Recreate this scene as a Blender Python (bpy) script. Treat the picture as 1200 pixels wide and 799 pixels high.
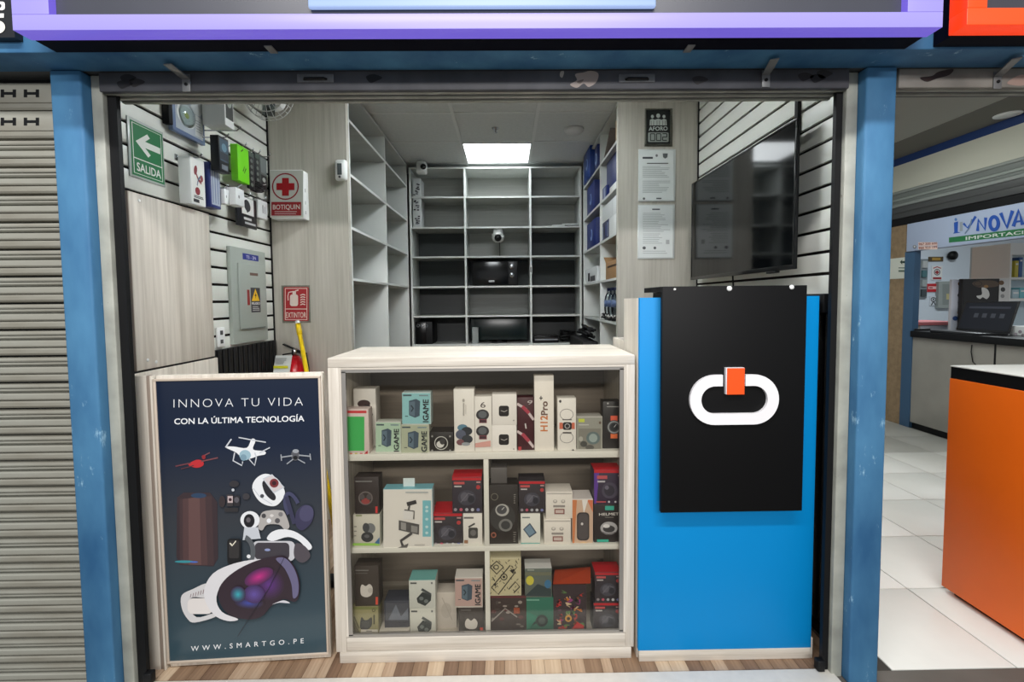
import bpy, bmesh, math, random
from mathutils import Vector, Matrix
for o in list(bpy.data.objects): bpy.data.objects.remove(o)
random.seed(7)
SC = bpy.context.scene
COL = SC.collection
PI = math.pi
# ------------------------------------------------------------------ camera
CAM_H, FPX, PCY = 1.32, 550.0, 380.7            # eye height (m), focal length and optical centre row for a 1200x799 frame
YAW, PITCH, ROLL = .0114, .0528, .00988
_f = Vector((math.sin(YAW)*math.cos(PITCH), math.cos(YAW)*math.cos(PITCH), -math.sin(PITCH)))
_r = Vector((math.cos(YAW), -math.sin(YAW), 0)); _d = _f.cross(_r)
R2 = _r*math.cos(ROLL) + _d*math.sin(ROLL); D2 = -_r*math.sin(ROLL) + _d*math.cos(ROLL)
EYE = Vector((0, 0, CAM_H))
cd = bpy.data.cameras.new('camera'); cam = bpy.data.objects.new('camera', cd); COL.objects.link(cam)
cd.sensor_width = 36; cd.lens = FPX/1200*36; cd.shift_y = -(399.5-PCY)/1200; cd.clip_start = .02
cam.matrix_world = Matrix(((R2.x, -D2.x, -_f.x, 0), (R2.y, -D2.y, -_f.y, 0), (R2.z, -D2.z, -_f.z, CAM_H), (0, 0, 0, 1)))
SC.camera = cam
# ------------------------------------------------------------------ world, lights, exposure
w = bpy.data.worlds.new('world'); SC.world = w; w.use_nodes = True
w.node_tree.nodes['Background'].inputs[0].default_value = (.93, .97, 1, 1)
w.node_tree.nodes['Background'].inputs[1].default_value = .46
SC.view_settings.view_transform = 'Standard'; SC.view_settings.look = 'None'
SC.view_settings.exposure = 0.0; SC.view_settings.gamma = 1.0; SC.view_settings.use_curve_mapping = False
def area(name, loc, target, sx, sy, power, col):
    l = bpy.data.lights.new(name, 'AREA'); l.shape = 'RECTANGLE'; l.size = sx; l.size_y = sy; l.energy = power; l.color = col
    o = bpy.data.objects.new(name, l); COL.objects.link(o); o.location = loc
    o.rotation_euler = (Vector(target)-Vector(loc)).to_track_quat('-Z', 'Y').to_euler()
    return o
area('corridor_tube_light', (-.2, -.25, 3.35), (-.1, 1.6, .7), 2.6, .12, 84, (1, .975, .965))
area('corridor_fill_light', (.1, -2.9, 2.75), (0, 1.6, .5), 3.0, .2, 122, (1, .975, .96))  # added frontal fill for the showcase contents, no known tube there
area('aisle_fill_light', (1.52, 2.7, 2.70), (1.75, 2.7, 0), .2, 1.6, 46, (.96, 1, .97))  # unseen lamp, placed to brighten the side of the orange counter
area('aisle_far_fill_light', (2.8, 4.0, 2.70), (3.1, 4.0, 0), .2, 1.4, 26, (.96, 1, .97))  # added to brighten the far sign and fascia, no fixture known
area('side_shop_light', (5.8, 5.4, 2.75), (5.8, 5.4, 0), 1.2, .6, 60, (.9, .97, 1))
# ------------------------------------------------------------------ pixel -> place helpers (1200x799 frame)
def ray(px, py): return _f + R2*((px-600)/FPX) + D2*((py-PCY)/FPX)
def onY(px, py, Y): d = ray(px, py); return EYE + d*(Y/d.y)
def onX(px, py, X): d = ray(px, py); return EYE + d*(X/d.x)
def onZ(px, py, Z): d = ray(px, py); return EYE + d*((Z-CAM_H)/d.z)
def onP(px, py, o, n): d = ray(px, py); return EYE + d*((o-EYE).dot(n)/d.dot(n))
# ------------------------------------------------------------------ materials
def lin(c):
    return tuple((v/255/12.92 if v/255 <= .04045 else ((v/255+.055)/1.055)**2.4) for v in c)
MATS = {}
def mat(name, rgb, rough=.5, metal=0, noise=0, nscale=8, bump=0, emit=0, coat=0, spec=.5, stretch=None, rgb2=None, dim=1.0, chips=None):
    if name in MATS: return MATS[name]
    m = bpy.data.materials.new(name); m.use_nodes = True; nt = m.node_tree; b = nt.nodes['Principled BSDF']
    c = lin(rgb); b.inputs['Base Color'].default_value = (*(v*dim for v in c), 1); b.inputs['Roughness'].default_value = rough
    b.inputs['Metallic'].default_value = metal; b.inputs['Coat Weight'].default_value = coat; b.inputs['Specular IOR Level'].default_value = spec
    if emit:
        b.inputs['Emission Color'].default_value = (*c, 1); b.inputs['Emission Strength'].default_value = emit
    if noise or bump or rgb2:
        tc = nt.nodes.new('ShaderNodeTexCoord'); mp = nt.nodes.new('ShaderNodeMapping')
        nt.links.new(tc.outputs['Object'], mp.inputs[0]); mp.inputs['Scale'].default_value = stretch or (1, 1, 1)
        nz = nt.nodes.new('ShaderNodeTexNoise'); nz.inputs['Scale'].default_value = nscale; nz.inputs['Detail'].default_value = 6
        nt.links.new(mp.outputs[0], nz.inputs[0])
        cr = nt.nodes.new('ShaderNodeValToRGB'); cr.color_ramp.elements[0].position = .3; cr.color_ramp.elements[1].position = .7
        lo = lin(rgb2) if rgb2 else tuple(v*(1-noise) for v in c); hi = c if rgb2 else tuple(min(1, v*(1+noise*.6)) for v in c)
        cr.color_ramp.elements[0].color = (*lo, 1); cr.color_ramp.elements[1].color = (*hi, 1)
        nt.links.new(nz.outputs[0], cr.inputs[0])
        if noise or rgb2: nt.links.new(cr.outputs[0], b.inputs['Base Color'])
        if chips:      # worn spots with a shape of their own: (colour, scale, threshold)
            n3 = nt.nodes.new('ShaderNodeTexNoise'); n3.inputs['Scale'].default_value = chips[1]; n3.inputs['Detail'].default_value = 9; n3.inputs['Roughness'].default_value = .72; nt.links.new(mp.outputs[0], n3.inputs[0])
            c3 = nt.nodes.new('ShaderNodeValToRGB'); c3.color_ramp.elements[0].position = chips[2]; c3.color_ramp.elements[1].position = chips[2]+.07; nt.links.new(n3.outputs[0], c3.inputs[0])
            mx = nt.nodes.new('ShaderNodeMix'); mx.data_type = 'RGBA'; mx.inputs[7].default_value = (*lin(chips[0]), 1); nt.links.new(c3.outputs[0], mx.inputs[0]); nt.links.new(cr.outputs[0], mx.inputs[6]); nt.links.new(mx.outputs[2], b.inputs['Base Color'])
        if bump:
            bp = nt.nodes.new('ShaderNodeBump'); bp.inputs['Strength'].default_value = bump; bp.inputs['Distance'].default_value = .003
            nt.links.new(nz.outputs[0], bp.inputs['Height']); nt.links.new(bp.outputs[0], b.inputs['Normal'])
    MATS[name] = m; return m
def wood(name, hi, lo, axis='Z', rough=.45, grain=1.0):
    if name in MATS: return MATS[name]
    m = bpy.data.materials.new(name); m.use_nodes = True; nt = m.node_tree; b = nt.nodes['Principled BSDF']; b.inputs['Roughness'].default_value = rough
    tc = nt.nodes.new('ShaderNodeTexCoord'); mp = nt.nodes.new('ShaderNodeMapping'); nt.links.new(tc.outputs['Object'], mp.inputs[0])
    s = [70*grain]*3; s['XYZ'.index(axis)] = 2.2; mp.inputs['Scale'].default_value = s
    n1 = nt.nodes.new('ShaderNodeTexNoise'); n1.inputs['Scale'].default_value = 1; n1.inputs['Detail'].default_value = 8; n1.inputs['Roughness'].default_value = .65
    nt.links.new(mp.outputs[0], n1.inputs[0])
    mp2 = nt.nodes.new('ShaderNodeMapping'); nt.links.new(tc.outputs['Object'], mp2.inputs[0])
    s2 = [9]*3; s2['XYZ'.index(axis)] = .8; mp2.inputs['Scale'].default_value = s2
    n2 = nt.nodes.new('ShaderNodeTexNoise'); n2.inputs['Scale'].default_value = 1; n2.inputs['Detail'].default_value = 3; nt.links.new(mp2.outputs[0], n2.inputs[0])
    mx = nt.nodes.new('ShaderNodeMath'); mx.operation = 'MULTIPLY_ADD'; mx.inputs[1].default_value = .6
    nt.links.new(n1.outputs[0], mx.inputs[0]); m2 = nt.nodes.new('ShaderNodeMath'); m2.operation = 'MULTIPLY'; m2.inputs[1].default_value = .4
    nt.links.new(n2.outputs[0], m2.inputs[0]); nt.links.new(m2.outputs[0], mx.inputs[2])
    cr = nt.nodes.new('ShaderNodeValToRGB'); cr.color_ramp.elements[0].position = .36; cr.color_ramp.elements[1].position = .62
    cr.color_ramp.elements[0].color = (*lin(lo), 1); cr.color_ramp.elements[1].color = (*lin(hi), 1)
    nt.links.new(mx.outputs[0], cr.inputs[0]); nt.links.new(cr.outputs[0], b.inputs['Base Color'])
    bp = nt.nodes.new('ShaderNodeBump'); bp.inputs['Strength'].default_value = .12; bp.inputs['Distance'].default_value = .001
    nt.links.new(n1.outputs[0], bp.inputs['Height']); nt.links.new(bp.outputs[0], b.inputs['Normal'])
    MATS[name] = m; return m
def glass(name, tint=(235, 240, 238), refl=1.0):
    if name in MATS: return MATS[name]
    m = bpy.data.materials.new(name); m.use_nodes = True; nt = m.node_tree; nt.nodes.remove(nt.nodes['Principled BSDF']); out = nt.nodes['Material Output']
    t = nt.nodes.new('ShaderNodeBsdfTransparent'); t.inputs[0].default_value = (*lin(tint), 1)
    g = nt.nodes.new('ShaderNodeBsdfGlossy'); g.inputs['Roughness'].default_value = .03
    fr = nt.nodes.new('ShaderNodeFresnel'); fr.inputs[0].default_value = 1.45
    mu = nt.nodes.new('ShaderNodeMath'); mu.operation = 'MULTIPLY'; mu.inputs[1].default_value = refl; nt.links.new(fr.outputs[0], mu.inputs[0])
    mix = nt.nodes.new('ShaderNodeMixShader'); nt.links.new(mu.outputs[0], mix.inputs[0]); nt.links.new(t.outputs[0], mix.inputs[1]); nt.links.new(g.outputs[0], mix.inputs[2])
    nt.links.new(mix.outputs[0], out.inputs[0]); MATS[name] = m; return m
def P(rgb, rough=.45, emit=0):
    return mat('print_%02x%02x%02x%s' % (*rgb, '_lit' if emit else ''), rgb, rough, emit=emit)
ASH = wood('ash_laminate_vertical', (224, 217, 205), (186, 177, 163), 'Z')
ASHX = wood('ash_laminate_across', (224, 217, 205), (186, 177, 163), 'X')
ASHY = wood('ash_laminate_deep', (222, 216, 205), (196, 188, 175), 'Y')
ASHCOOL = wood('ash_laminate_cool_shade', (192, 189, 178), (168, 164, 152), 'Z')  # same ash laminate, greyed to put the cool interior light into its colour
SHELFW = wood('shelf_laminate', (178, 180, 174), (158, 160, 154), 'X')
SHELFE = mat('shelf_edge_band', (218, 222, 218), .4)
SLAT = mat('slat_white_melamine', (226, 228, 220), .35, noise=.03, nscale=3)
BLACK = mat('matt_black', (11, 12, 14), .55, spec=.3)
GROOVE = mat('slat_groove', (20, 15, 13), .8, spec=.2)
BLUEP = mat('blue_post_paint', (80, 134, 172), .6, noise=.22, nscale=7, bump=.5, stretch=(1, 1, .4), rgb2=(46, 94, 136), spec=.3, chips=((150, 190, 214), 16, .62))
GREYM = mat('grey_painted_metal', (164, 166, 156), .55, noise=.3, nscale=9, bump=.3, chips=((84, 78, 68), 22, .66))
DARKM = mat('dirty_steel', (78, 79, 84), .55, noise=.4, nscale=7, bump=.4)
WHITEP = mat('white_plastic', (232, 234, 232), .4)
STEEL = mat('chrome_wire', (190, 192, 195), .25, metal=1)
COUNTERBLUE = mat('counter_blue_laminate', (0, 138, 208), .5, noise=.03, nscale=2, spec=.25)
ORANGE = mat('orange_laminate', (236, 104, 14), .45, noise=.05, nscale=4)
# ------------------------------------------------------------------ object helpers
def Wm(o):
    m = o.matrix_basis.copy()
    return Wm(o.parent) @ o.matrix_parent_inverse @ m if o.parent else m
def put(o, parent):
    COL.objects.link(o)
    if parent is not None:
        o.parent = parent; o.matrix_parent_inverse = Wm(parent).inverted()
    return o
def tag(o, label=None, cat=None, group=None, kind=None):
    if label: o['label'] = label
    if cat: o['category'] = cat
    if group: o['group'] = group
    if kind: o['kind'] = kind
    return o
def thing(name, label, cat, loc, group=None):
    o = bpy.data.objects.new(name, None); COL.objects.link(o); o.location = loc; o.empty_display_size = .05
    return tag(o, label, cat, group)
class MB:
    """collects shapes in world coordinates; build() links them as one mesh object with its origin at the base centre"""
    def __init__(s): s.bm = bmesh.new(); s.mi = 0
    def _f(s, vs, sm=False):
        try:
            f = s.bm.faces.new(vs); f.material_index = s.mi; f.smooth = sm; return f
        except ValueError: return None
    def hexa(s, c, bev=0):
        b2 = bmesh.new(); v = [b2.verts.new(p) for p in c]
        for q in ((0, 3, 2, 1), (4, 5, 6, 7), (0, 1, 5, 4), (1, 2, 6, 5), (2, 3, 7, 6), (3, 0, 4, 7)): b2.faces.new([v[i] for i in q])
        if bev: bmesh.ops.bevel(b2, geom=b2.edges[:], offset=bev, segments=2, profile=.5, affect='EDGES')
        b2.verts.ensure_lookup_table(); mp = {}
        for x in b2.verts: mp[x] = s.bm.verts.new(x.co)
        for f in b2.faces: s._f([mp[x] for x in f.verts], bool(bev))
        b2.free(); return s
    def box(s, x0, x1, y0, y1, z0, z1, bev=0):
        x0, x1 = sorted((x0, x1)); y0, y1 = sorted((y0, y1)); z0, z1 = sorted((z0, z1))
        return s.hexa([(x0, y0, z0), (x1, y0, z0), (x1, y1, z0), (x0, y1, z0), (x0, y0, z1), (x1, y0, z1), (x1, y1, z1), (x0, y1, z1)], bev)
    def obox(s, o, u, v, n, u0, u1, v0, v1, n0, n1, bev=0):
        q = lambda a, b, c: o+u*a+v*b+n*c
        return s.hexa([q(u0, v0, n0), q(u1, v0, n0), q(u1, v0, n1), q(u0, v0, n1), q(u0, v1, n0), q(u1, v1, n0), q(u1, v1, n1), q(u0, v1, n1)], bev)
    def lathe(s, base, axis, prof, n=24):
        axis = Vector(axis).normalized(); base = Vector(base)
        t = Vector((0, 0, 1)) if abs(axis.z) < .9 else Vector((1, 0, 0)); a = axis.cross(t).normalized(); b = axis.cross(a)
        rings = []
        for r, h in prof:
            if r <= 1e-6: rings.append([s.bm.verts.new(base+axis*h)])
            else: rings.append([s.bm.verts.new(base+axis*h+(a*math.cos(2*PI*i/n)+b*math.sin(2*PI*i/n))*r) for i in range(n)])
        for A, B in zip(rings, rings[1:]):
            for i in range(n):
                j = (i+1) % n
                if len(A) == 1 and len(B) > 1: s._f([A[0], B[i], B[j]], True)
                elif len(B) == 1 and len(A) > 1: s._f([A[i], A[j], B[0]], True)
                elif len(A) > 1: s._f([A[i], A[j], B[j], B[i]], True)
        for Rg in (rings[0], rings[-1]):
            if len(Rg) > 1: s._f(Rg)
        return s
    def tube(s, pts, r, n=8):
        pts = [Vector(p) for p in pts]; rings = []
        for i, p in enumerate(pts):
            t = (pts[min(i+1, len(pts)-1)]-pts[max(i-1, 0)]).normalized()
            k = Vector((0, 0, 1)) if abs(t.z) < .9 else Vector((1, 0, 0)); a = t.cross(k).normalized(); b = t.cross(a)
            rings.append([s.bm.verts.new(p+(a*math.cos(2*PI*j/n)+b*math.sin(2*PI*j/n))*r) for j in range(n)])
        for A, B in zip(rings, rings[1:]):
            for j in range(n): s._f([A[j], A[(j+1) % n], B[(j+1) % n], B[j]], True)
        s._f(rings[0]); s._f(rings[-1]); return s
    def prism(s, pts, ext):
        """closed outline (3-D points) extruded by vector ext"""
        ext = Vector(ext); A = [s.bm.verts.new(p) for p in pts]; B = [s.bm.verts.new(Vector(p)+ext) for p in pts]
        s._f(A); s._f(B[::-1])
        for i in range(len(A)):
            j = (i+1) % len(A); s._f([A[i], B[i], B[j], A[j]])
        return s
    def build(s, name, mats, parent=None, base=True):
        bmesh.ops.recalc_face_normals(s.bm, faces=s.bm.faces[:])
        me = bpy.data.meshes.new(name)
        vs = [v.co for v in s.bm.verts]
        lo = Vector((min(v[i] for v in vs) for i in range(3))); hi = Vector((max(v[i] for v in vs) for i in range(3)))
        c = Vector(((lo.x+hi.x)/2, (lo.y+hi.y)/2, lo.z))
        for v in s.bm.verts: v.co -= c
        s.bm.to_mesh(me); s.bm.free()
        for m in (mats if isinstance(mats, (list, tuple)) else [mats]): me.materials.append(m)
        o = bpy.data.objects.new(name, me); o.location = c
        return put(o, parent)
def box(name, m, x0, x1, y0, y1, z0, z1, parent=None, bev=0): return MB().box(x0, x1, y0, y1, z0, z1, bev).build(name, m, parent)
def struct(o): o['kind'] = 'structure'; return o
# ------------------------------------------------------------------ flat print: polygons and lettering on a surface
_TX = {}
def text_mesh(body, bold, space):
    k = (body, bold, space)
    if k in _TX: return _TX[k]
    cu = bpy.data.curves.new('t', 'FONT'); cu.body = body; cu.offset = bold; cu.space_character = space; cu.resolution_u = 3
    o = bpy.data.objects.new('t', cu); COL.objects.link(o); bpy.context.view_layer.update()
    me = bpy.data.meshes.new_from_object(o.evaluated_get(bpy.context.evaluated_depsgraph_get()))
    vs = [(v.co.x, v.co.y) for v in me.vertices]; fs = [tuple(p.vertices) for p in me.polygons]
    bpy.data.objects.remove(o); bpy.data.curves.remove(cu); bpy.data.meshes.remove(me)
    x0 = min((v[0] for v in vs), default=0); x1 = max((v[0] for v in vs), default=1)
    _TX[k] = ([(x-x0, y) for x, y in vs], fs, max(x1-x0, 1e-6)); return _TX[k]
CAP = .69
class Art:
    """flat print on the plane (o, n). Coordinates are pixels of the photograph cast onto that plane, or, with u and v, lengths along them."""
    def __init__(s, o, n, u=None, v=None, step=.00022, base=.0004):
        s.o = Vector(o); s.n = Vector(n).normalized(); s.u = u; s.v = v; s.h = base; s.step = step; s.bm = bmesh.new(); s.cols = []; s.T = None
    def pt(s, x, y):
        if s.T: x, y = s.T(x, y)
        return (onP(x, y, s.o, s.n) if s.u is None else s.o+s.u*x+s.v*y) + s.n*s.h
    def m(s, col):
        k = col if not isinstance(col, tuple) else P(col)
        if k not in s.cols: s.cols.append(k)
        return s.cols.index(k)
    def _add(s, pts2, faces, col):
        s.h += s.step; i = s.m(col); vs = [s.bm.verts.new(s.pt(*p)) for p in pts2]
        for f in faces:
            try: fc = s.bm.faces.new([vs[k] for k in f]); fc.material_index = i
            except ValueError: pass
        return s
    def poly(s, pts, col): return s._add(pts, [tuple(range(len(pts)))], col)
    def rect(s, x0, y0, x1, y1, col): return s.poly([(x0, y0), (x1, y0), (x1, y1), (x0, y1)], col)
    def rrect(s, x0, y0, x1, y1, r, col):
        pts = []
        for cx, cy, a0 in ((x1-r, y1-r, 0), (x0+r, y1-r, 90), (x0+r, y0+r, 180), (x1-r, y0+r, 270)):
            for k in range(5): a = math.radians(a0+k*22.5); pts.append((cx+r*math.cos(a), cy+r*math.sin(a)))
        return s.poly(pts, col)
    def ell(s, cx, cy, rx, ry, col, rot=0, n=24):
        c, q = math.cos(rot), math.sin(rot)
        return s.poly([(cx+rx*math.cos(a)*c-ry*math.sin(a)*q, cy+rx*math.cos(a)*q+ry*math.sin(a)*c) for a in (2*PI*i/n for i in range(n))], col)
    def ring(s, cx, cy, rx, ry, t, col, n=28, a0=0, a1=2*PI, rot=0):
        c, q = math.cos(rot), math.sin(rot); pts = []
        for i in range(n+1):
            a = a0+(a1-a0)*i/n
            for k in (1, 0):
                X, Y = (rx-k*t)*math.cos(a), (ry-k*t)*math.sin(a); pts.append((cx+X*c-Y*q, cy+X*q+Y*c))
        return s._add(pts, [(2*i, 2*i+1, 2*i+3, 2*i+2) for i in range(n)], col)
    def line(s, pts, wd, col):
        out = []; n = len(pts)
        for i, p in enumerate(pts):
            a = pts[max(i-1, 0)]; b = pts[min(i+1, n-1)]; L = math.hypot(b[0]-a[0], b[1]-a[1]) or 1
            nx, ny = -(b[1]-a[1])/L*wd/2, (b[0]-a[0])/L*wd/2; out += [(p[0]+nx, p[1]+ny), (p[0]-nx, p[1]-ny)]
        return s._add(out, [(2*i, 2*i+1, 2*i+3, 2*i+2) for i in range(n-1)], col)
    def blob(s, pts, col, k=4):
        out = []; n = len(pts)
        for i in range(n):
            p0, p1, p2, p3 = pts[i-1], pts[i], pts[(i+1) % n], pts[(i+2) % n]
            for j in range(k):
                t = j/k
                out.append(tuple(.5*(2*p1[d]+(p2[d]-p0[d])*t+(2*p0[d]-5*p1[d]+4*p2[d]-p3[d])*t*t+(3*p1[d]-p0[d]-3*p2[d]+p3[d])*t**3) for d in (0, 1)))
        return s.poly(out, col)
    def glow(s, cx, cy, rx, ry, c0, c1, n=6, rot=0):
        """printed colour blend: nested ellipses from c1 (rim) to c0 (centre)"""
        for k in range(n):
            f = 1-k/n; q = k/max(n-1, 1); s.ell(cx, cy, rx*f, ry*f, tuple(int(b_+(a_-b_)*q) for a_, b_ in zip(c0, c1)), rot)
        return s
    def text(s, body, A, B, h, col, bold=0.0, space=1.0):
        """lettering whose left and right ends stand on A and B and whose capitals are h tall (upright)"""
        vs, fs, wd = text_mesh(body, min(bold, 0), space); up = h if isinstance(h, tuple) else (0, -h) if s.u is None else (0, h)
        L = [(A[0]+(B[0]-A[0])*x/wd+up[0]*y/CAP, A[1]+(B[1]-A[1])*x/wd+up[1]*y/CAP) for x, y in vs]
        if bold > 0:                          # heavier strokes: the same letters again, shifted a little
            ux, uy = (B[0]-A[0])/wd*bold*.8, (B[1]-A[1])/wd*bold*.8; vx, vy = up[0]/CAP*bold*.8, up[1]/CAP*bold*.8
            for i, j in ((-1, -1), (-1, 1), (1, -1), (1, 1)):
                s._add([(x+i*ux+j*vx, y+i*uy+j*vy) for x, y in L], fs, col); s.h -= s.step*.95
        return s._add(L, fs, col)
    def lines(s, x0, y0, x1, y1, n, col, th=.5, seed=0):
        """small print too fine to read"""
        r = random.Random(seed)
        for i in range(n):
            y = y0+(y1-y0)*(i+.5)/n; s.rect(x0, y-th/2, x0+(x1-x0)*r.uniform(.55, 1), y+th/2, col); s.h -= s.step
        s.h += s.step; return s
    def build(s, name, parent):
        me = bpy.data.meshes.new(name); vs = [v.co.copy() for v in s.bm.verts]
        c = sum(vs, Vector())/len(vs)
        for v in s.bm.verts: v.co -= c
        for f in s.bm.faces:
            f.normal_update()
            if f.normal.dot(s.n) < 0: f.normal_flip()
        s.bm.to_mesh(me); s.bm.free()
        for m in s.cols: me.materials.append(m)
        o = bpy.data.objects.new(name, me); o.location = c; return put(o, parent)
NY = Vector((0, -1, 0)); NX = Vector((1, 0, 0)); NMX = Vector((-1, 0, 0))
def artY(Y): return Art((0, Y, 0), NY)
def artX(X, toward=1): return Art((X, 0, 0), (toward, 0, 0))
# ================================================================== THE SETTING
XL, XR, YF, YB, ZC = -1.38, 1.20, 1.60, 4.90, 2.62
# corridor and shop floors
corr = struct(box('floor_corridor', mat('corridor_concrete', (92, 88, 82), .6, noise=.15, nscale=5), -5, 6, -4, 1.578, -.06, -.002))
floor = struct(box('floor', mat('floor_base', (60, 48, 38), .8), XL-.1, XR+.08, 1.578, YB, -.06, -.004))
planks = [wood('floor_strip_%d' % i, a, b, 'Y', .4, .6) for i, (a, b) in enumerate((((196, 172, 146), (160, 132, 106)), ((160, 132, 106), (120, 94, 72)), ((214, 194, 166), (182, 156, 128)), ((140, 112, 90), (104, 80, 62))))]
x = XL; k = 0; rp = random.Random(3)
while x < XR:
    wdt = rp.uniform(.032, .062)
    box('plank', planks[rp.choice((0, 0, 1, 1, 2, 3))], x+.0006, min(x+wdt, XR)-.0006, 1.58, YB, -.004, rp.uniform(-.0006, .0004), floor); x += wdt; k += 1
thr = struct(box('trim_threshold', mat('threshold_stone', (226, 222, 212), .45, noise=.06, nscale=30), -1.30, 1.13, 1.42, 1.58, -.002, .010, None, .003))
# side walls with slat boards
SL_Z = [1.737+.0822*i for i in range(-9, 12)]
slat_face = {}
def slat_wall(name, xw, xin, y0, y1, zlo):
    wl = struct(box(name, GROOVE, xw, xin, YF, YB, 0, ZC+.08))
    s = 1 if xin > xw else -1
    for a, b in zip(SL_Z, SL_Z[1:]):
        if b < zlo: continue
        o = box('slat', SLAT, xin, xin+s*.013, y0, y1, a+.0062, min(b-.0062, ZC-.002), wl, .0012)
    return wl
wl = slat_wall('wall_left', XL-.12, XL-.013, 1.645, 2.795, .9)
wr = slat_wall('wall_right', XR+.10, XR+.013, 1.645, 2.945, 1.25)
struct(box('wall_back', mat('back_wall_paint', (150, 150, 146), .7), XL-.12, XR+.10, YB, YB+.08, 0, ZC+.08))
struct(box('wall_partition_left', ASHCOOL, XL, -.924, 2.80, 2.84, 0, ZC))
struct(box('wall_partition_right', ASHCOOL, .70, XR, 2.95, 2.99, 0, ZC))
box('corner_strip', BLACK, XR-.006, XR-.001, 2.938, 2.948, 0.9, ZC, wr); box('corner_strip', BLACK, XL+.001, XL+.006, 2.788, 2.798, .9, ZC, wl)
box('joint_strip', BLACK, XR-.016, XR-.001, 1.925, 1.945, 1.98, ZC, wr)
# suspended ceiling
CEIL = mat('ceiling_tile_white', (222, 226, 224), .8, noise=.05, nscale=40, bump=.15)
TBAR = mat('ceiling_grid_white', (232, 235, 233), .5)
ceil = struct(box('ceiling', mat('ceiling_slab', (120, 120, 118), .8), XL-.12, XR+.10, YF, YB+.08, ZC+.012, ZC+.08))
cx = [XL, -.955, -.36, .23, .82, XR]; cyy = [1.62, 2.13, 2.73, 3.33, 3.93, 4.53, YB]
for i in range(5):
    for j in range(6):
        if i == 2 and j in (1, 4): continue
        box('ceiling_tile', CEIL, cx[i]+.013, cx[i+1]-.013, cyy[j]+.013, cyy[j+1]-.013, ZC, ZC+.012, ceil)
for v in cx[1:-1]: box('grid_bar', TBAR, v-.012, v+.012, 1.62, YB, ZC-.004, ZC+.006, ceil)
for v in cyy[1:-1]: box('grid_bar', TBAR, XL, XR, v-.012, v+.012, ZC-.0035, ZC+.006, ceil)
def ceiling_light(y0, y1, strength, label):
    t = thing('ceiling_light', label, 'ceiling light', (-.065, (y0+y1)/2, ZC-.006), 'square ceiling panels of the shop')
    m = MB(); e = .016
    for a in ((-.36, .23, y0, y0+e), (-.36, .23, y1-e, y1), (-.36, -.36+e, y0+e, y1-e), (.23-e, .23, y0+e, y1-e)): m.box(*a, ZC-.008, ZC+.008)
    m.build('light_frame', WHITEP, t)
    box('diffuser', mat('diffuser_%d' % int(strength*10), (246, 252, 255), .6, emit=strength), -.36+e, .23-e, y0+e, y1-e, ZC-.005, ZC+.004, t)
ceiling_light(3.945, 4.515, 7.0, 'glowing white square ceiling light above the back shelves')
ceiling_light(2.145, 2.715, 30.0, 'square ceiling light hidden behind the raised shutter, between the slat walls')
# blue beam over the row of stalls
ZB = 2.051
struct(box('trim_beam', BLUEP, -5, 5, 1.419, 1.533, ZB, 2.62, None, .003)); struct(box('wall_lintel', mat('lintel_grey', (96, 98, 98), .7), -5, 5, 1.534, 1.598, ZB+.004, 2.70))
# ---------------------------------------------------------------- posts
def post(x0, x1, gl, gr, label):
    t = thing('painted_post', label, 'post', ((x0+x1)/2, 1.56, 0), 'blue posts of the stall row')
    box('post_body', BLUEP, x0, x1, 1.52, 1.60, -.002, ZB, t, .006)
    for a, b in (gl, gr):
        g = box('shutter_guide', GREYM, a, b, 1.555, 1.598, -.002, ZB-.001, t, .003)
    return t
pL = post(-1.419, -1.323, (-1.447, -1.4195), (-1.3225, -1.287), 'chipped blue post beside the closed grey shutter')
pR = post(1.155, 1.253, (1.117, 1.1545), (1.2535, 1.272), 'chipped blue post beside the view to the orange counter')
jl = struct(box('trim_jamb_left', BLACK, -1.2865, -1.257, 1.572, 1.588, .012, 2.0))
jr = struct(box('trim_jamb_right', BLACK, 1.096, 1.117, 1.572, 1.588, .012, 2.0))
box('floor_bolt', BLACK, 1.075, 1.10, 1.56, 1.585, .012, .05, jr, .003); box('floor_bolt', BLACK, -1.262, -1.235, 1.56, 1.585, .012, .05, jl, .003)
struct(box('baseboard_right', ASH, 1.092, 1.108, 1.642, 1.72, 0, .075))
# ---------------------------------------------------------------- raised main shutter
t = thing('roller_shutter', 'dirty steel bottom bar of the raised shutter over the shop opening', 'shutter', (-.08, 1.62, 2.0))
SBY = 1.540; zA = onY(600, 105, SBY).z; zT = ZB+.003
box('bottom_bar', DARKM, -1.284, 1.114, SBY, SBY+.02, zA, zT, t, .003)
uy = SBY+.022
for i in range(5):
    box('slat', GREYM if i % 2 == 0 else DARKM, -1.284, 1.114, uy, uy+.015, zA+.001+.004*(i % 2), zT, t, .0015); uy += .0165
def arm(par, px, py, qx, qy):
    # plate on the bar at (px, py) with a flat arm swung out towards the corridor, ending at (qx, qy)
    c = onY(px, py, SBY); GV = mat('galvanised', (132, 134, 134), .45, metal=.3, noise=.2, nscale=14)
    o = MB().obox(Vector((c.x, SBY-.0005, c.z)), Vector((1, 0, 0)), Vector((0, 0, 1)), NY, -.013, .013, -.034, .020, 0, .004, .001).build('lock_arm', GV, par)
    e = onZ(qx, qy, ZB-.012); b = Vector((c.x, SBY-.004, c.z+.006)); u = (e-b); L = u.length; u.normalize(); n = Vector((0, .2, 1)).normalized(); v = n.cross(u).normalized(); n = u.cross(v)
    MB().obox(b, u, v, n, -.004, L, -.013, .013, -.002, .002, .001).build('arm_flat', GV, o)
    MB().lathe((c.x, SBY-.0045, c.z-.012), (0, -1, 0), [(.005, 0), (.005, .003), (0, .004)], 10).build('bolt', BLACK, o)
arm(t, 219, 95, 196, 75); arm(t, 897, 90, 908, 69)
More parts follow.
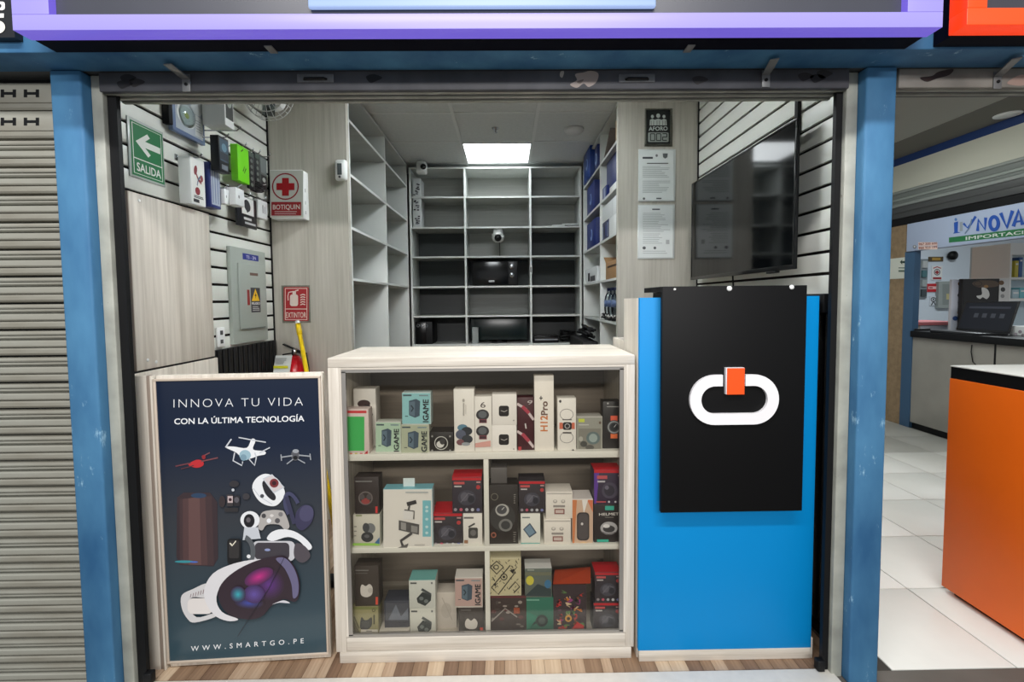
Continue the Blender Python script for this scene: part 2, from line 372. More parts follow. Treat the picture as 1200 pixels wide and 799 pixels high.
for px in (370, 746):
    c = onY(px, 92, SBY); a = None
    m = MB(); m.obox(Vector((c.x, SBY-.0005, c.z)), Vector((1, 0, 0)), Vector((0, 0, 1)), NY, -.058, .058, -.013, .013, 0, .003, .0012)
    h = m.build('handle_plate', mat('worn_handle_steel', (120, 122, 124), .5, noise=.45, nscale=25, bump=.4), t)
    MB().tube([(c.x-.035, SBY-.004, c.z-.004), (c.x-.03, SBY-.013, c.z-.005), (c.x+.03, SBY-.013, c.z-.005), (c.x+.035, SBY-.004, c.z-.004)], .004).build('grip', BLACK, h)
a = artY(SBY)
a.blob([(668, 99), (676, 94), (674, 87), (684, 85), (692, 83), (701, 86), (699, 96), (690, 102), (684, 98), (676, 103)], (168, 154, 146))
a.blob([(657, 84), (661, 84), (659, 91), (656, 89)], (176, 170, 164)).blob([(676, 96), (684, 93), (680, 98)], (120, 108, 100))
a.build('torn_sticker', t)
for i, (bx, by) in enumerate(((150, 92), (160, 97), (146, 99), (944, 90), (958, 92), (966, 87), (438, 92), (820, 94))):
    a = artY(SBY); a.blob([(bx-9, by-2), (bx, by-5), (bx+10, by-1), (bx+3, by+3), (bx-4, by+5)], (30, 29, 31) if i % 2 == 0 else (44, 41, 41)); a.build('scuff_mark', t)
# shutter of the stall on the right, raised too
t = thing('roller_shutter', 'raised shutter bar over the opening to the orange counter', 'shutter', (2.0, 1.62, 2.0))
box('bottom_bar', mat('dirty_beige_steel', (140, 136, 128), .5, noise=.35, nscale=7, bump=.3), 1.275, 3.2, SBY, SBY+.02, zA, zT, t, .003)
uy = SBY+.022
for i in range(4): box('slat', GREYM if i % 2 == 0 else DARKM, 1.275, 3.2, uy, uy+.015, zA+.001+.004*(i % 2), zT, t, .0015); uy += .0165
arm(t, 1168, 92, 1192, 68)
a = artY(SBY); a.blob([(1078, 91), (1092, 89), (1100, 84), (1117, 81), (1112, 88), (1098, 92), (1086, 96)], (48, 36, 34)); a.build('scuff_mark', t); a = artY(SBY); a.blob([(1180, 98), (1190, 90), (1200, 88), (1200, 100)], (176, 150, 138)); a.build('scuff_mark', t)
# closed shutter of the stall on the left
t = thing('roller_shutter', 'closed grey corrugated shutter at the left edge of the photo', 'shutter', (-2.1, 1.6, 0))
SM = mat('shutter_slat_grey', (162, 163, 153), .5, nscale=5, stretch=(.5, 1, 2), bump=.15, rgb2=(126, 121, 108), chips=((86, 66, 50), 20, .68))
ph = onY(20, 240, 1.58).z-onY(20, 208.7, 1.58).z; ph = .0885
prof = [(.004, 0), (-.012, .003), (-.016, .009), (-.016, .021), (-.013, .025), (-.004, .0255), (-.004, .0285), (-.013, .029), (-.016, .033), (-.016, .047), (-.012, .0505), (.004, .051), (.004, .056), (-.008, .0565), (-.013, .061), (-.013, .066), (-.006, .0665), (-.006, .069), (-.014, .0695), (-.016, .074), (-.014, .082), (.004, .0835), (.008, .0835), (.008, 0)]
m = MB(); m.prism([(-3.7, 1.585+y, z) for y, z in prof], (2.2525, 0, 0)); slat0 = m.build('slat', SM, t)
nsl = 0; zz = .001
while zz < ZB-.082:
    if nsl:
        c = slat0.copy(); COL.objects.link(c); c.location.z += zz-.001
    nsl += 1; zz += ph
box('backing', BLACK, -3.7, -1.4475, 1.5945, 1.5975, 0, ZB+.0035, t)
for yy in (109.5, 142.5):
    zc = onY(20, yy, 1.57).z; sl = box('slotted_slat', SM, -3.7, -1.4475, 1.567, 1.592, zc-.030, zc+.032, t, .002)
    for px in (10, 37, -17):
        a = artY(1.567); sk = -.8 if yy < 120 else 0
        a.poly([(px-9, yy-4.6), (px-5, yy-4.6), (px-5, yy-1.6), (px+5, yy-1.6), (px+5, yy-4.6), (px+9, yy-4.6), (px+9, yy+4.6), (px+5, yy+4.6), (px+5, yy+1.6), (px-5, yy+1.6), (px-5, yy+4.6), (px-9, yy+4.6)], BLACK); a.build('slot', sl)
# ---------------------------------------------------------------- light-box signs above
LAV = mat('lavender_acrylic_lit', (178, 168, 250), .4, emit=.70, dim=.25); VIO = mat('violet_acrylic_lit', (126, 106, 232), .4, emit=.72, dim=.2)
NAVY = mat('sign_box_navy', (8, 10, 26), .7, spec=.1); SFACE = mat('sign_face_charcoal', (58, 60, 68), .4, noise=.06)
def sign(name, label, x0, x1, z0, z1, yf, yt, yb, bw, m1, m2, edge):
    t = thing(name, label, 'sign', ((x0+x1)/2, yb, z0))
    box('sign_box', NAVY, x0+.01, x1-.01, yt, yb, z0, z1, t)
    box('sign_face', SFACE, x0+bw, x1-bw, yf+.022, yt-.001, z0+edge, z1-edge, t)
    for a in ((x0, x1, z0, z0+edge), (x0, x1, z1-edge, z1), (x0, x0+bw, z0+edge, z1-edge), (x1-bw, x1, z0+edge, z1-edge)):
        m = MB(); m.box(a[0], a[1], yf, yt-.002, a[2], a[3], .0015)
        o = m.build('border', [m1, m2], t)
        for p in o.data.polygons: p.material_index = 1 if abs(p.normal.y) < .5 else 0
        for bx in ((a[0], a[1], a[2]) ,): pass
    return t
t = sign('light_box_sign', 'dark light-box sign with glowing lavender border over the shop', -1.308, 1.197, ZB, 2.56, 1.306, 1.358, 1.418, .098, LAV, VIO, .041)
z5 = onY(560, 5, 1.30).z; xa = onY(358, 3, 1.30).x; xb = onY(771, 3, 1.30).x
m = MB(); m.box(xa, xb, 1.312, 1.327, z5, z5+.22, .006); m.build('letter_panel', mat('pale_blue_acrylic_lit', (178, 204, 248), .4, emit=.7, dim=.25), t)
for px, py in ((318, 57), (808, 56)):
    c = onZ(px, py, ZB); box('fixing_bracket', mat('galvanised', (132, 134, 134), .45), c.x-.012, c.x+.010, c.y-.02, c.y+.02, ZB-.004, ZB-.0005, t, .001)
c = onY(1133, 29, 1.306)
t = sign('light_box_sign', 'glowing orange-red sign border at the top right corner', c.x, c.x+1.6, c.z, 2.56, 1.306, 1.362, 1.418, .055, mat('orange_acrylic_lit', (255, 84, 22), .4, emit=.75, dim=.35), mat('red_acrylic_lit', (255, 62, 14), .4, emit=.85, dim=.3), .045)
z0 = onY(8, 45, 1.40).z; xr_ = onY(18, 20, 1.40).x
t = box('sign_board', mat('sign_board_black', (26, 28, 32), .4), xr_-1.4, xr_, 1.395, 1.418, z0, 2.56)
tag(t, 'black sign board with white lettering at the top left corner', 'sign')
a = artY(1.395)
a.rrect(-12, 2, 6, 12, 3, (225, 225, 220)).rrect(-8, 5, 2, 9, 1.5, (40, 42, 46)).rect(-12, 16, 5, 21, (222, 222, 218)).ell(-2, 32, 8.5, 7.6, (226, 224, 214)).ell(-3, 32, 4, 3.6, (228, 196, 160))
a.build('lettering', t)
struct(box('wall_left_stall', mat('lintel_grey', (96, 98, 98), .7), -5, -3.705, 1.54, 1.62, 0, ZB+.003))
# ================================================================== SHELVING
def shelving(name, label, ax, f0, f1, b, cuts, rows, top, low, group):
    """open shelving. ax='x': fronts lie on the plane y=f0..; ax='y': fronts on a plane x"""
    cxm = {'L': (-1.08, 3.7), 'B': (-.1, 4.68), 'R': (.9, 3.75)}[ax]
    t = thing(name, label, 'shelving', (*cxm, 0), group)
    th = .009
    lo, hi = cuts[0], cuts[-1]
    if ax == 'B':
        LT, MD, DK_, VD = SHELFW, wood('back_board_mid', (112, 116, 112), (96, 100, 96), 'X'), wood('back_void_dark', (62, 68, 68), (50, 55, 55), 'X'), wood('back_void_black', (36, 42, 42), (28, 32, 33), 'X')  # dark boards stand in for unlit open cells; shade put into the colour
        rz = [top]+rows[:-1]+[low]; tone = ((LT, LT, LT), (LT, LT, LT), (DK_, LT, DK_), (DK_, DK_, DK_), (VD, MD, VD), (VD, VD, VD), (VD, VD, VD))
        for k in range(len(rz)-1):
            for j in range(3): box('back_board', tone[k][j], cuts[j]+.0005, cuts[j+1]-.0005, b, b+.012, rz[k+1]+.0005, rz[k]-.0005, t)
        for c in cuts: box('upright', SHELFE, c-th, c+th, f0, b, 0, top, t, .001)
        for r in rows:
            for c0, c1 in zip(cuts, cuts[1:]): box('shelf', SHELFW, c0+th, c1-th, f0+.004, b, r-.016, r, t)
            for c0, c1 in zip(cuts, cuts[1:]): box('edge_band', SHELFE, c0+th, c1-th, f0, f0+.004, r-.016, r, t)
        box('top_board', SHELFE, lo-th, hi+th, f0, b, top, top+.016, t)
    else:
        s = -1 if ax == 'L' else 1
        box('back_board', SHELFW, b, b+s*.012, lo-.01, hi+.01, low, top, t)
        for c in cuts: box('upright', SHELFE, f0, b, c-th, c+th, 0, top, t, .001)
        for r in rows:
            for c0, c1 in zip(cuts, cuts[1:]): box('shelf', SHELFW, f0+s*.004, b, c0+th, c1-th, r-.016, r, t); box('edge_band', SHELFE, f0, f0+s*.004, c0+th, c1-th, r-.016, r, t)
        box('top_board', SHELFE, f0, b, lo-th, hi+th, top, top+.016, t)
    return t
shelving('shelving_unit', 'tall open shelving along the left wall, all its cells empty', 'L', -.924, 0, -1.27, [2.852, 3.69, 4.48], [2.405, 2.085, 1.77, 1.463, .12], 2.585, 0, 'shelving around the shop')
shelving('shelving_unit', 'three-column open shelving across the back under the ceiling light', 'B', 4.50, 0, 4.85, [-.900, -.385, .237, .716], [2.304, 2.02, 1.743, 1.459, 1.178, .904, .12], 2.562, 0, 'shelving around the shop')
shelving('shelving_unit', 'tall open shelving on the right holding blue and white boxes', 'R', .735, 0, 1.10, [3.002, 3.68, 4.47], [2.364, 2.07, 1.764, 1.464, 1.163, .12], 2.585, 0, 'shelving around the shop')
# ---------------------------------------------------------------- things on the right shelving (fronts face left)
CARD = mat('brown_cardboard', (168, 130, 88), .7, noise=.08, nscale=12); NAVYB = mat('navy_box_card', (30, 48, 118), .4, noise=.15, nscale=10)
def sbox(name, label, cat, m, px0, px1, pytop, z0, X=.75, depth=.22, parent=None, group=None):
    """box on a right-hand shelf: near end at px1, far end at px0, standing on height z0"""
    pm = (px0+px1)/2; y1 = onX(px0, pytop, X).y; y0 = onX(px1, pytop, X).y; zt = onX(pm, pytop, X).z
    return tag(box(name, m, X, X+depth, y0, y1, z0+.0005, zt, parent, .002), label, cat, group), y0, y1, z0, zt
def front_rect(o, X, y0, y1, z0, z1, col, name='print'):
    a = Art((X, 0, 0), NMX, Vector((0, 1, 0)), Vector((0, 0, 1))); a.rect(y0, z0, y1, z1, col); return a.build(name, o)
S5, S4, S3, S2, S1 = 2.364, 2.07, 1.764, 1.464, 1.163
o, y0, y1, z0, z1 = sbox('box', 'large navy box on the fourth right shelf, nearest the certificate panel', 'box', NAVYB, 711, 724, 181, S4, .775, .2)
o, y0, y1, z0, z1 = sbox('box', 'small navy carton lying in front of the large navy box', 'box', NAVYB, 706, 710.5, 219, S4, .752, .02)
a = Art((.752, 0, 0), NMX, Vector((0, 1, 0)), Vector((0, 0, 1))); a.rect(y0+.03, z0+.01, y0+.09, z1-.01, (150, 165, 195)); a.build('print', o)
tag(box('box', WHITEP, .7465, .77, 3.19, 3.40, S4+.0005, S4+.045, None, .006), 'low white packet beside the small navy carton', 'packet')
o, y0, y1, z0, z1 = sbox('box', 'low blue and black patterned carton under the white box on the right shelf', 'carton', mat('indigo_card', (38, 42, 84), .4), 706, 713.5, 259, S3, .752, .26)
a = Art((.752, 0, 0), NMX, Vector((0, 1, 0)), Vector((0, 0, 1)))
for i in range(6): a.rect(y0+.03+i*.055, z0+.02+.012*(i % 3), y0+.055+i*.055, z1-.02-.01*(i % 2), ((150, 160, 190), (70, 90, 170), (20, 22, 30))[i % 3])
a.build('print', o); lowz = z1
ywn = onX(714, 260, .76).y
tag(box('box', WHITEP, .752, 1.0, 3.18, y0-.004, S3+.0005, lowz-.001, None, .002), 'plain white carton next to the patterned carton, under the large white box', 'carton')
wb = tag(box('box', mat('white_card', (222, 226, 226), .5), .752, 1.02, 3.12, 3.66, lowz+.0005, S4-.045, None, .002), 'large plain white carton on the third shelf of the right shelving', 'carton')
front_rect(wb, .752, 3.32, 3.326, lowz+.002, S4-.05, (150, 154, 156), 'seam')
o = box('cardboard_box', CARD, .755, .98, 3.10, 3.56, S2+.0005, S2+.13, None, .002); tag(o, 'open brown cardboard box on the second right shelf', 'box')
MB().obox(Vector((.755, 3.56, S2+.13)), Vector((1, 0, 0)), Vector((0, .85, .5)).normalized(), Vector((0, -.5, .85)).normalized(), 0, .2, 0, .09, 0, .003).build('flap', CARD, o)
front_rect(o, .755, 3.12, 3.5, S2+.085, S2+.10, (70, 52, 36))
# leaning board and paper roll on the top shelf
m = MB(); m.obox(Vector((.755, 3.66, S5+.001)), Vector((1, 0, 0)), Vector((0, -.80, .55)).normalized(), Vector((0, .55, .80)).normalized(), 0, .2, .0, .30, 0, .012, .002)
o = m.build('board', mat('grey_board', (122, 112, 104), .6)); tag(o, 'grey-brown board leaning on the top right shelf', 'board')
m = MB(); m.lathe((.80, 3.27, S5+.001), (0, 0, 1), [(.04, 0), (.04, .17), (.03, .18), (0, .18)], 16); tag(m.build('paper_roll', mat('kraft_paper', (196, 164, 120), .6)), 'upright kraft paper roll on the top right shelf', 'roll')
# bottles
PET = glass('clear_pet', (244, 248, 250), 1.2)
for i, (yy, lab) in enumerate(((3.34, 'clear water bottle nearest the wood panel on the right shelf'), (3.46, 'middle clear water bottle of the three on the right shelf'), (3.58, 'clear water bottle farthest from the wood panel on the right shelf'))):
    t = thing('water_bottle', lab, 'bottle', (.785, yy, S1), 'clear water bottles')
    MB().lathe((.785, yy, S1+.001), (0, 0, 1), [(0, 0), (.035, 0), (.038, .02), (.034, .05), (.038, .08), (.036, .15), (.030, .18), (.014, .21), (.014, .225)], 16).build('bottle_body', PET, t)
    MB().lathe((.785, yy, S1+.1), (0, 0, 1), [(.0385, 0), (.0385, .05)], 16).build('label_band', mat('bottle_label', (92, 112, 150), .4), t)
    MB().lathe((.785, yy, S1+.222), (0, 0, 1), [(.016, 0), (.016, .02), (0, .02)], 12).build('cap', mat('cap_navy', (30, 40, 84), .4), t)
m = MB(); rr = random.Random(5)
for k in range(3):
    m.tube([(.742+.025*rr.random(), 3.10+.58*i/14, S1+.008+.018*rr.random()+.01*k) for i in range(15)], .006)
tag(m.build('cable_bundle', mat('cable_black', (22, 22, 24), .5)), 'tangled black cables in front of the water bottles', 'cables')
m = MB(); m.tube([(.740+.004*math.sin(i), 3.2+.3*i/9, S1+.035+.008*math.cos(i*2)) for i in range(10)], .005); tag(m.build('cable', WHITEP), 'white cable lying over the tangled black cables', 'cable')
# far bay
for (p0, p1, yt, sz, X, lab) in ((684, 691.5, 174, S5, .72, 'blue carrier bag jutting out from the far top right shelf'), (697, 700, 171, S5, .752, 'dark blue box behind the jutting blue bag'), (688, 696.5, 216, S4, .752, 'blue carton in the far bay of the fourth right shelf'), (688, 698.5, 259, S3, .752, 'blue carton with pale emblem in the far bay of the third right shelf')):
    o, y0, y1, z0, z1 = sbox('blue_box', lab, 'box', NAVYB if X != .72 else mat('blue_bag_plastic', (24, 62, 140), .35, noise=.3, nscale=14), p0, p1, yt, sz, X, .2, None, 'blue boxes of the right shelving')
    a = Art((X, 0, 0), NMX, Vector((0, 1, 0)), Vector((0, 0, 1))); ym = (y0+y1)/2; zm = (z0+z1)/2
    a.ell(ym, zm, .05, .05, (150, 176, 220)).ell(ym+.012, zm+.01, .03, .03, (40, 70, 150)); a.build('emblem', o)
o, y0, y1, z0, z1 = sbox('box', 'white carton with a black logo in the far bay of the second right shelf', 'carton', mat('white_card', (222, 226, 226), .5), 685.5, 699.5, 314, S2, .752, .2)
a = Art((.752, 0, 0), NMX, Vector((0, 1, 0)), Vector((0, 0, 1))); a.rect(y0+.33, z0+.02, y0+.42, z1-.04, (30, 30, 34)).rect(y0+.08, z0+.015, y0+.3, z0+.06, (90, 90, 92)); a.build('print', o)
m = MB(); m.lathe((.82, 3.80, S1+.001), (0, 0, 1), [(0, 0), (.05, 0), (.05, .10), (.042, .115), (0, .118)], 20); tag(m.build('tin', mat('red_tin', (198, 32, 34), .35)), 'red tin in the far bay of the right shelving', 'tin')
# ---------------------------------------------------------------- things on the back shelving
c0 = onY(553, 306, 4.53); c1 = onY(607, 332, 4.53); zb = 1.459
t = thing('microwave', 'black microwave oven with two silver knobs on the back shelf', 'microwave', ((c0.x+c1.x)/2, 4.66, zb))
GB = mat('gloss_black', (12, 12, 14), .2)
box('body', BLACK, c0.x, c1.x, 4.53, 4.80, zb+.006, c0.z, t, .004); d = box('oven_door', GB, c0.x+.006, c1.x-.095, 4.522, 4.53, zb+.014, c0.z-.008, t, .002)
box('control_panel', mat('panel_black', (26, 26, 29), .35), c1.x-.09, c1.x-.004, 4.524, 4.53, zb+.014, c0.z-.008, t, .002)
for py in (312.5, 322.5):
    c = onY(601, py, 4.52); k = MB(); k.lathe((c.x-.01, 4.524, c.z), (0, -1, 0), [(.026, 0), (.026, .008), (.02, .02), (0, .02)], 20); k.build('knob', STEEL, t)
for sx in (c0.x+.03, c1.x-.03): box('foot', BLACK, sx-.012, sx+.012, 4.55, 4.57, zb, zb+.007, t)
a = artY(4.522); a.rrect(572.5, 328.3, 579.5, 330.6, 1, (200, 202, 204)); a.build('badge', d)
# dome camera hanging in the middle
c = onY(583.5, 268, 4.52)
t = thing('dome_camera', 'white dome camera hanging in the centre of the back shelving', 'camera', (c.x, 4.56, c.z))
zt = 2.02-.016
DS = 1.3
MB().lathe((c.x, 4.56, zt), (0, 0, -1), [(0, 0), (.04, 0), (.046, .012), (.05, .03), (.05, .045), (.062, .05), (.062, .062)], 24).build('mount', WHITEP, t)
MB().lathe((c.x, 4.56, zt-.064), (0, 0, -1), [(.06, 0), (.06, .016), (.05, .045), (.028, .062), (0, .066)], 24).build('dome', WHITEP, t)
e = MB().lathe((c.x, 4.516, zt-.088), (0, -1, -.25), [(.034, 0), (.034, .010), (.026, .014), (0, .014)], 20).build('lens_ring', BLACK, t)
MB().lathe((c.x, 4.502, zt-.0915), (0, -1, -.25), [(.011, 0), (.011, .005), (0, .008)], 14).build('lens', GB, e)
MB().tube([(c.x+.01, 4.60, zt-.1), (c.x+.012, 4.78, zt-.14), (c.x+.012, 4.845, zt-.26)], .003, 6).build('cable', BLACK, t)
# small camera high in the left corner
c = onY(494, 196, 4.40)
t = thing('security_camera', 'small white security camera under the ceiling at the left back corner', 'camera', (c.x, 4.42, c.z))
MB().tube([(c.x-.005, 4.44, ZC-.003), (c.x-.005, 4.44, c.z+.04)], .014, 12).build('mount', WHITEP, t)
MB().box(c.x-.05, c.x+.045, 4.38, 4.47, c.z-.055, c.z+.055, .02).build('camera_body', WHITEP, t)
MB().lathe((c.x+.018, 4.385, c.z), (.15, -1, 0), [(.026, 0), (.026, .008), (0, .012)], 18).build('lens', GB, t)
# sheets of paper
c0 = onY(647, 264, 4.55); c1 = onY(678, 262, 4.55)
for i, (xa, xb, hh) in enumerate(((c0.x, c0.x+.12, .014), (c0.x+.10, c1.x, .010))):
    t = box('paper_stack', mat('paper_white', (214, 218, 214), .6), xa, xb, 4.54, 4.74, 2.0205+.015*i, 2.0205+.015*i+hh+.004); tag(t, ('small stack of white paper on the back shelf, left one', 'stack of white paper on the back shelf, right one')[i], 'paper')
# patterned packs at the left end
for i, (z0, z1) in enumerate(((2.0205, 2.17), (2.1705, 2.288), (2.3045, 2.48))):
    o = box('patterned_pack', mat('pack_white', (200, 204, 204), .5), -.876, -.80, 4.505, 4.70, z0, z1, None, .002)
    tag(o, ('lower patterned pack at the left end of the back shelving', 'patterned pack lying on the lower one at the left end of the back shelving', 'patterned pack on the highest back shelf, at its left end')[i], 'packet', 'patterned packs')
    a = Art((-.876, 4.505, z0), NY, Vector((1, 0, 0)), Vector((0, 0, 1))); rr = random.Random(i)
    for q in range(9): u0 = rr.uniform(.003, .05); v0 = rr.uniform(.005, .12 if i < 2 else .14); a.rect(u0, v0*.8, u0+.02, v0*.8+.012, ((34, 36, 42), (90, 92, 98))[q % 2])
    a.build('print', o)
# computer tower
c0 = onY(484, 377, 4.52); c1 = onY(507, 402, 4.52)
t = thing('computer_tower', 'black computer tower in the lowest visible left cell of the back shelving', 'computer', ((c0.x+c1.x)/2, 4.65, .904))
box('case', BLACK, c0.x+.02, c1.x, 4.52, 4.83, .9045, c0.z, t, .004); pf = box('front_panel', GB, c0.x+.025, c1.x-.06, 4.512, 4.52, .91, c0.z-.006, t, .003)
a = artY(4.512)
for px in (490, 495, 499.5): a.ring(px, 381.5, 2, 2, .7, (96, 100, 104))
a.build('button_ring', pf)
# dark monitor and boxes in the lowest cells
c0 = onY(549, 372, 4.6); c1 = onY(621, 402, 4.6)
t = thing('monitor', 'dark flat monitor standing in the lowest middle cell of the back shelving', 'monitor', (-.07, 4.64, .904))
box('screen', mat('screen_dark', (22, 34, 34), .25), -.35, .20, 4.62, 4.64, .93, 1.14, t, .003); box('foot', BLACK, -.15, .0, 4.58, 4.72, .9045, .915, t, .002); box('neck', BLACK, -.10, -.05, 4.642, 4.66, .914, 1.0, t)
tag(box('box', mat('pale_card', (150, 156, 154), .6), -.335, -.275, 4.54, 4.60, .9045, 1.06, None, .002), 'narrow pale carton in front of the dark monitor', 'carton')
t = thing('video_recorder', 'black video recorder with silver front edge in the lowest right cell', 'recorder', (.37, 4.62, .904))
box('case', BLACK, .26, .50, 4.51, 4.75, .9045, .962, t, .003); box('front_strip', STEEL, .27, .49, 4.506, 4.51, .93, .945, t); box('lid', GB, .262, .498, 4.512, 4.74, .9625, .972, t, .002)
m = MB(); rr = random.Random(11)
for k in range(5): m.tube([(.52+.17*rr.random(), 4.53+.2*rr.random(), .913+.012*(i % 3)+.018*k) for i in range(9)], .008)
tag(m.build('cable_bundle', mat('cable_black', (22, 22, 24), .5)), 'heap of black cables beside the video recorder', 'cables')
m = MB()
for k in range(7): m.tube([(.66+.07*rr.random(), 3.75+.65*rr.random(), 1.0+.02*rr.random()+.012*k) for i in range(7)], .01)
tag(box('crate', mat('crate_black', (20, 20, 22), .6), .60, .73, 3.72, 4.44, .0, .985, None, .01), 'black crate standing in front of the right shelving', 'crate'); tag(m.build('cable_bundle', mat('cable_black', (22, 22, 24), .5)), 'heap of black cables on top of the black crate', 'cables')
# label on upright
a = artY(4.5); a.rect(620.6, 311, 623.6, 321, (226, 228, 226)).rect(621.4, 313, 622.8, 319, (120, 122, 124)); o = a.build('sticker', None); tag(o, 'small white sticker on the right upright of the back shelving', 'sticker')
# smoke detector and sprinkler
c = onZ(672.5, 151, ZC)
MBo = MB().lathe((c.x, c.y, ZC-.0005), (0, 0, -1), [(0, 0), (.075, 0), (.075, .012), (.06, .03), (.03, .038), (0, .038)], 28)
tag(MBo.build('smoke_detector', WHITEP), 'round white smoke detector on the ceiling', 'detector')
c = onZ(580.5, 150, ZC); t = thing('sprinkler', 'small metal sprinkler head on the ceiling before the light', 'sprinkler', (c.x, c.y, ZC-.03))
MB().lathe((c.x, c.y, ZC-.0005), (0, 0, -1), [(0, 0), (.028, 0), (.024, .006), (.01, .008), (.008, .02), (0, .02)], 18).build('rose', STEEL, t); MB().lathe((c.x, c.y, ZC-.02), (0, 0, -1), [(.004, 0), (.004, .012), (.014, .012), (.014, .015), (0, .015)], 12).build('deflector', STEEL, t)
# ================================================================== LEFT WALL
WX = XL                      # face of the slat boards
# exit sign
q = [onX(152, 142, WX+.006), onX(190, 155, WX+.006), onX(192, 214, WX+.006), onX(154, 206, WX+.006)]
y0, y1 = q[0].y, q[1].y; z1 = (q[0].z+q[1].z)/2; z0 = (q[2].z+q[3].z)/2
t = box('exit_sign', mat('clear_acrylic_backing', (190, 198, 194), .25), WX+.001, WX+.005, y0-.01, y1+.006, z0-.008, z1+.01, None, .001)
tag(t, 'green and white exit sign with an arrow on the left slat wall', 'sign')
GRN = (18, 118, 66); WHT = (228, 232, 226)
U, V = Vector((0, 1, 0)), Vector((0, 0, 1)); W_, H_ = y1-y0, z1-z0
def normalised(a, w, h): a.T = lambda x, y: (x*w, y*h); return a
a = normalised(Art((WX+.005, y0, z0), NX, U, V), W_, H_)
a.rect(.0, .0, 1, 1, GRN).rect(.05, .04, .95, .97, WHT).rect(.07, .05, .93, .96, GRN).rect(.05, .315, .95, .335, WHT)
a.poly([(.14, .64), (.50, .86), (.58, .80), (.42, .70), (.90, .70), (.90, .58), (.42, .58), (.58, .48), (.50, .42)], WHT)
a.text('SALIDA', (.14, .10), (.88, .10), .15, WHT, .02); a.build('print', t)
# flat products on hooks: helper for a pack facing into the room (+x)
def wpack(name, label, cat, m, px0, px1, ytop, ybot, X, dx, group='products on the left slat wall', bev=.002):
    pm = (px0+px1)/2; A = onX(px0, ytop, X); B = onX(px1, ytop, X); zt = onX(pm, ytop, X).z; zb = onX(pm, ybot, X).z
    o = box(name, m, X-dx, X, A.y, B.y, zb, zt, None, bev); tag(o, label, cat, group)
    a = normalised(Art((X, A.y, zb), NX, U, V), B.y-A.y, zt-zb); return o, a, A.y, B.y, zb, zt
def hook(y, z, length, parent):
    m = MB(); m.tube([(WX+.001, y, z), (WX+length*.5, y, z-.002), (WX+length*.9, y, z-.002), (WX+length, y, z+.014)], .0028, 8); m.box(WX-.002, WX+.004, y-.008, y+.008, z-.012, z+.012); return m.build('hook', STEEL, parent)
# LED lamp blister
o, a, y0, y1, z0, z1 = wpack('lamp_blister', 'blue and clear blister pack with round LED lamp on the left slat wall', 'packet', mat('blister_blue', (116, 134, 168), .2), 201, 238, 108, 160, WX+.03, .02)
a.rect(.08, .08, .92, .95, (176, 186, 196)).ell(.42, .46, .30, .27, (228, 232, 230)).ell(.42, .46, .22, .20, (196, 204, 198)).ell(.42, .46, .07, .065, (176, 184, 96)).ell(.75, .80, .2, .2, (206, 212, 212)).poly([(.66, .12), (.92, .12), (.92, .56), (.7, .6)], (214, 218, 218)); a.lines(.70, .2, .9, .5, 5, (150, 156, 160), .015); a.build('print', o)
m = MB().lathe((WX+.03, y0+(y1-y0)*.42, z0+(z1-z0)*.46), NX, [(.05, 0), (.048, .008), (.03, .016), (0, .018)], 24); m.build('lamp_bulge', glass('blister_clear', (225, 232, 235), 1.5), o); hook((y0+y1)/2, z1+.004, .05, o)
# white box at the top
o, a, y0, y1, z0, z1 = wpack('white_box', 'white box with dark picture hanging high beside the lamp blister', 'box', WHITEP, 262, 272.5, 100, 148, WX+.14, .10)
a.rect(.1, .18, .9, 1, (52, 54, 52)).ell(.5, .62, .28, .16, (150, 156, 150)); a.build('print', o); hook((y0+y1)/2, z0-.012, .19, o)
# black box
o, a, y0, y1, z0, z1 = wpack('black_box', 'black box with a blue-grey picture below the white box', 'box', mat('black_card', (20, 22, 28), .35), 256, 267.5, 161, 201, WX+.13, .038)
a.rect(.08, .3, .92, .93, (56, 78, 96)).rect(.1, .34, .9, .55, (30, 40, 52)).rect(.2, .06, .8, .2, (120, 128, 136)).ell(.5, .7, .25, .12, (100, 138, 158)); a.build('print', o); hook((y0+y1)/2+.01, z1+.006, .15, o)
# earphone box
o, a, y0, y1, z0, z1 = wpack('earphone_box', 'white box with dark red earphones printed on it', 'box', mat('white_card', (222, 226, 226), .5), 222.5, 239, 186, 240, WX+.085, .05)
a.rect(.03, .02, .97, .98, (232, 234, 230)).ell(.34, .74, .13, .09, (128, 42, 50), .6).line([(.36, .68), (.5, .56), (.72, .50)], .07, (140, 60, 66)).line([(.72, .66), (.5, .56), (.4, .42)], .05, (90, 110, 140)).ell(.42, .30, .17, .085, (136, 38, 48)).ell(.74, .60, .1, .07, (150, 70, 76)).rect(.1, .05, .5, .12, (40, 42, 46)); a.lines(.14, .14, .85, .2, 2, (90, 92, 96), .02); a.build('print', o); hook(y0+.04, z1+.006, .11, o)
# blue box
o, a, y0, y1, z0, z1 = wpack('blue_box', 'navy box with pale striped window beside the earphone box', 'box', mat('navy_card', (38, 52, 118), .35), 245, 257, 192, 243, WX+.086, .05)
a.rect(.1, .06, .92, .94, (176, 186, 200)); 
for i in range(3): a.rect(.2+.24*i, .1, .28+.24*i, .9, (110, 124, 160))
a.build('print', o); hook(y0+.03, z1+.006, .11, o)
# green pack
o, a, y0, y1, z0, z1 = wpack('green_pack', 'bright lime green box hanging on the left slat wall', 'box', mat('lime_card', (122, 226, 30), .4), 278, 291, 172, 213, WX+.08, .035)
a.line([(.42, .30), (.58, .46), (.52, .26), (.70, .42)], .05, (30, 60, 24)).line([(.3, .84), (.5, .92)], .04, (60, 120, 30)); a.build('print', o); hook((y0+y1)/2, z1+.006, .10, o)
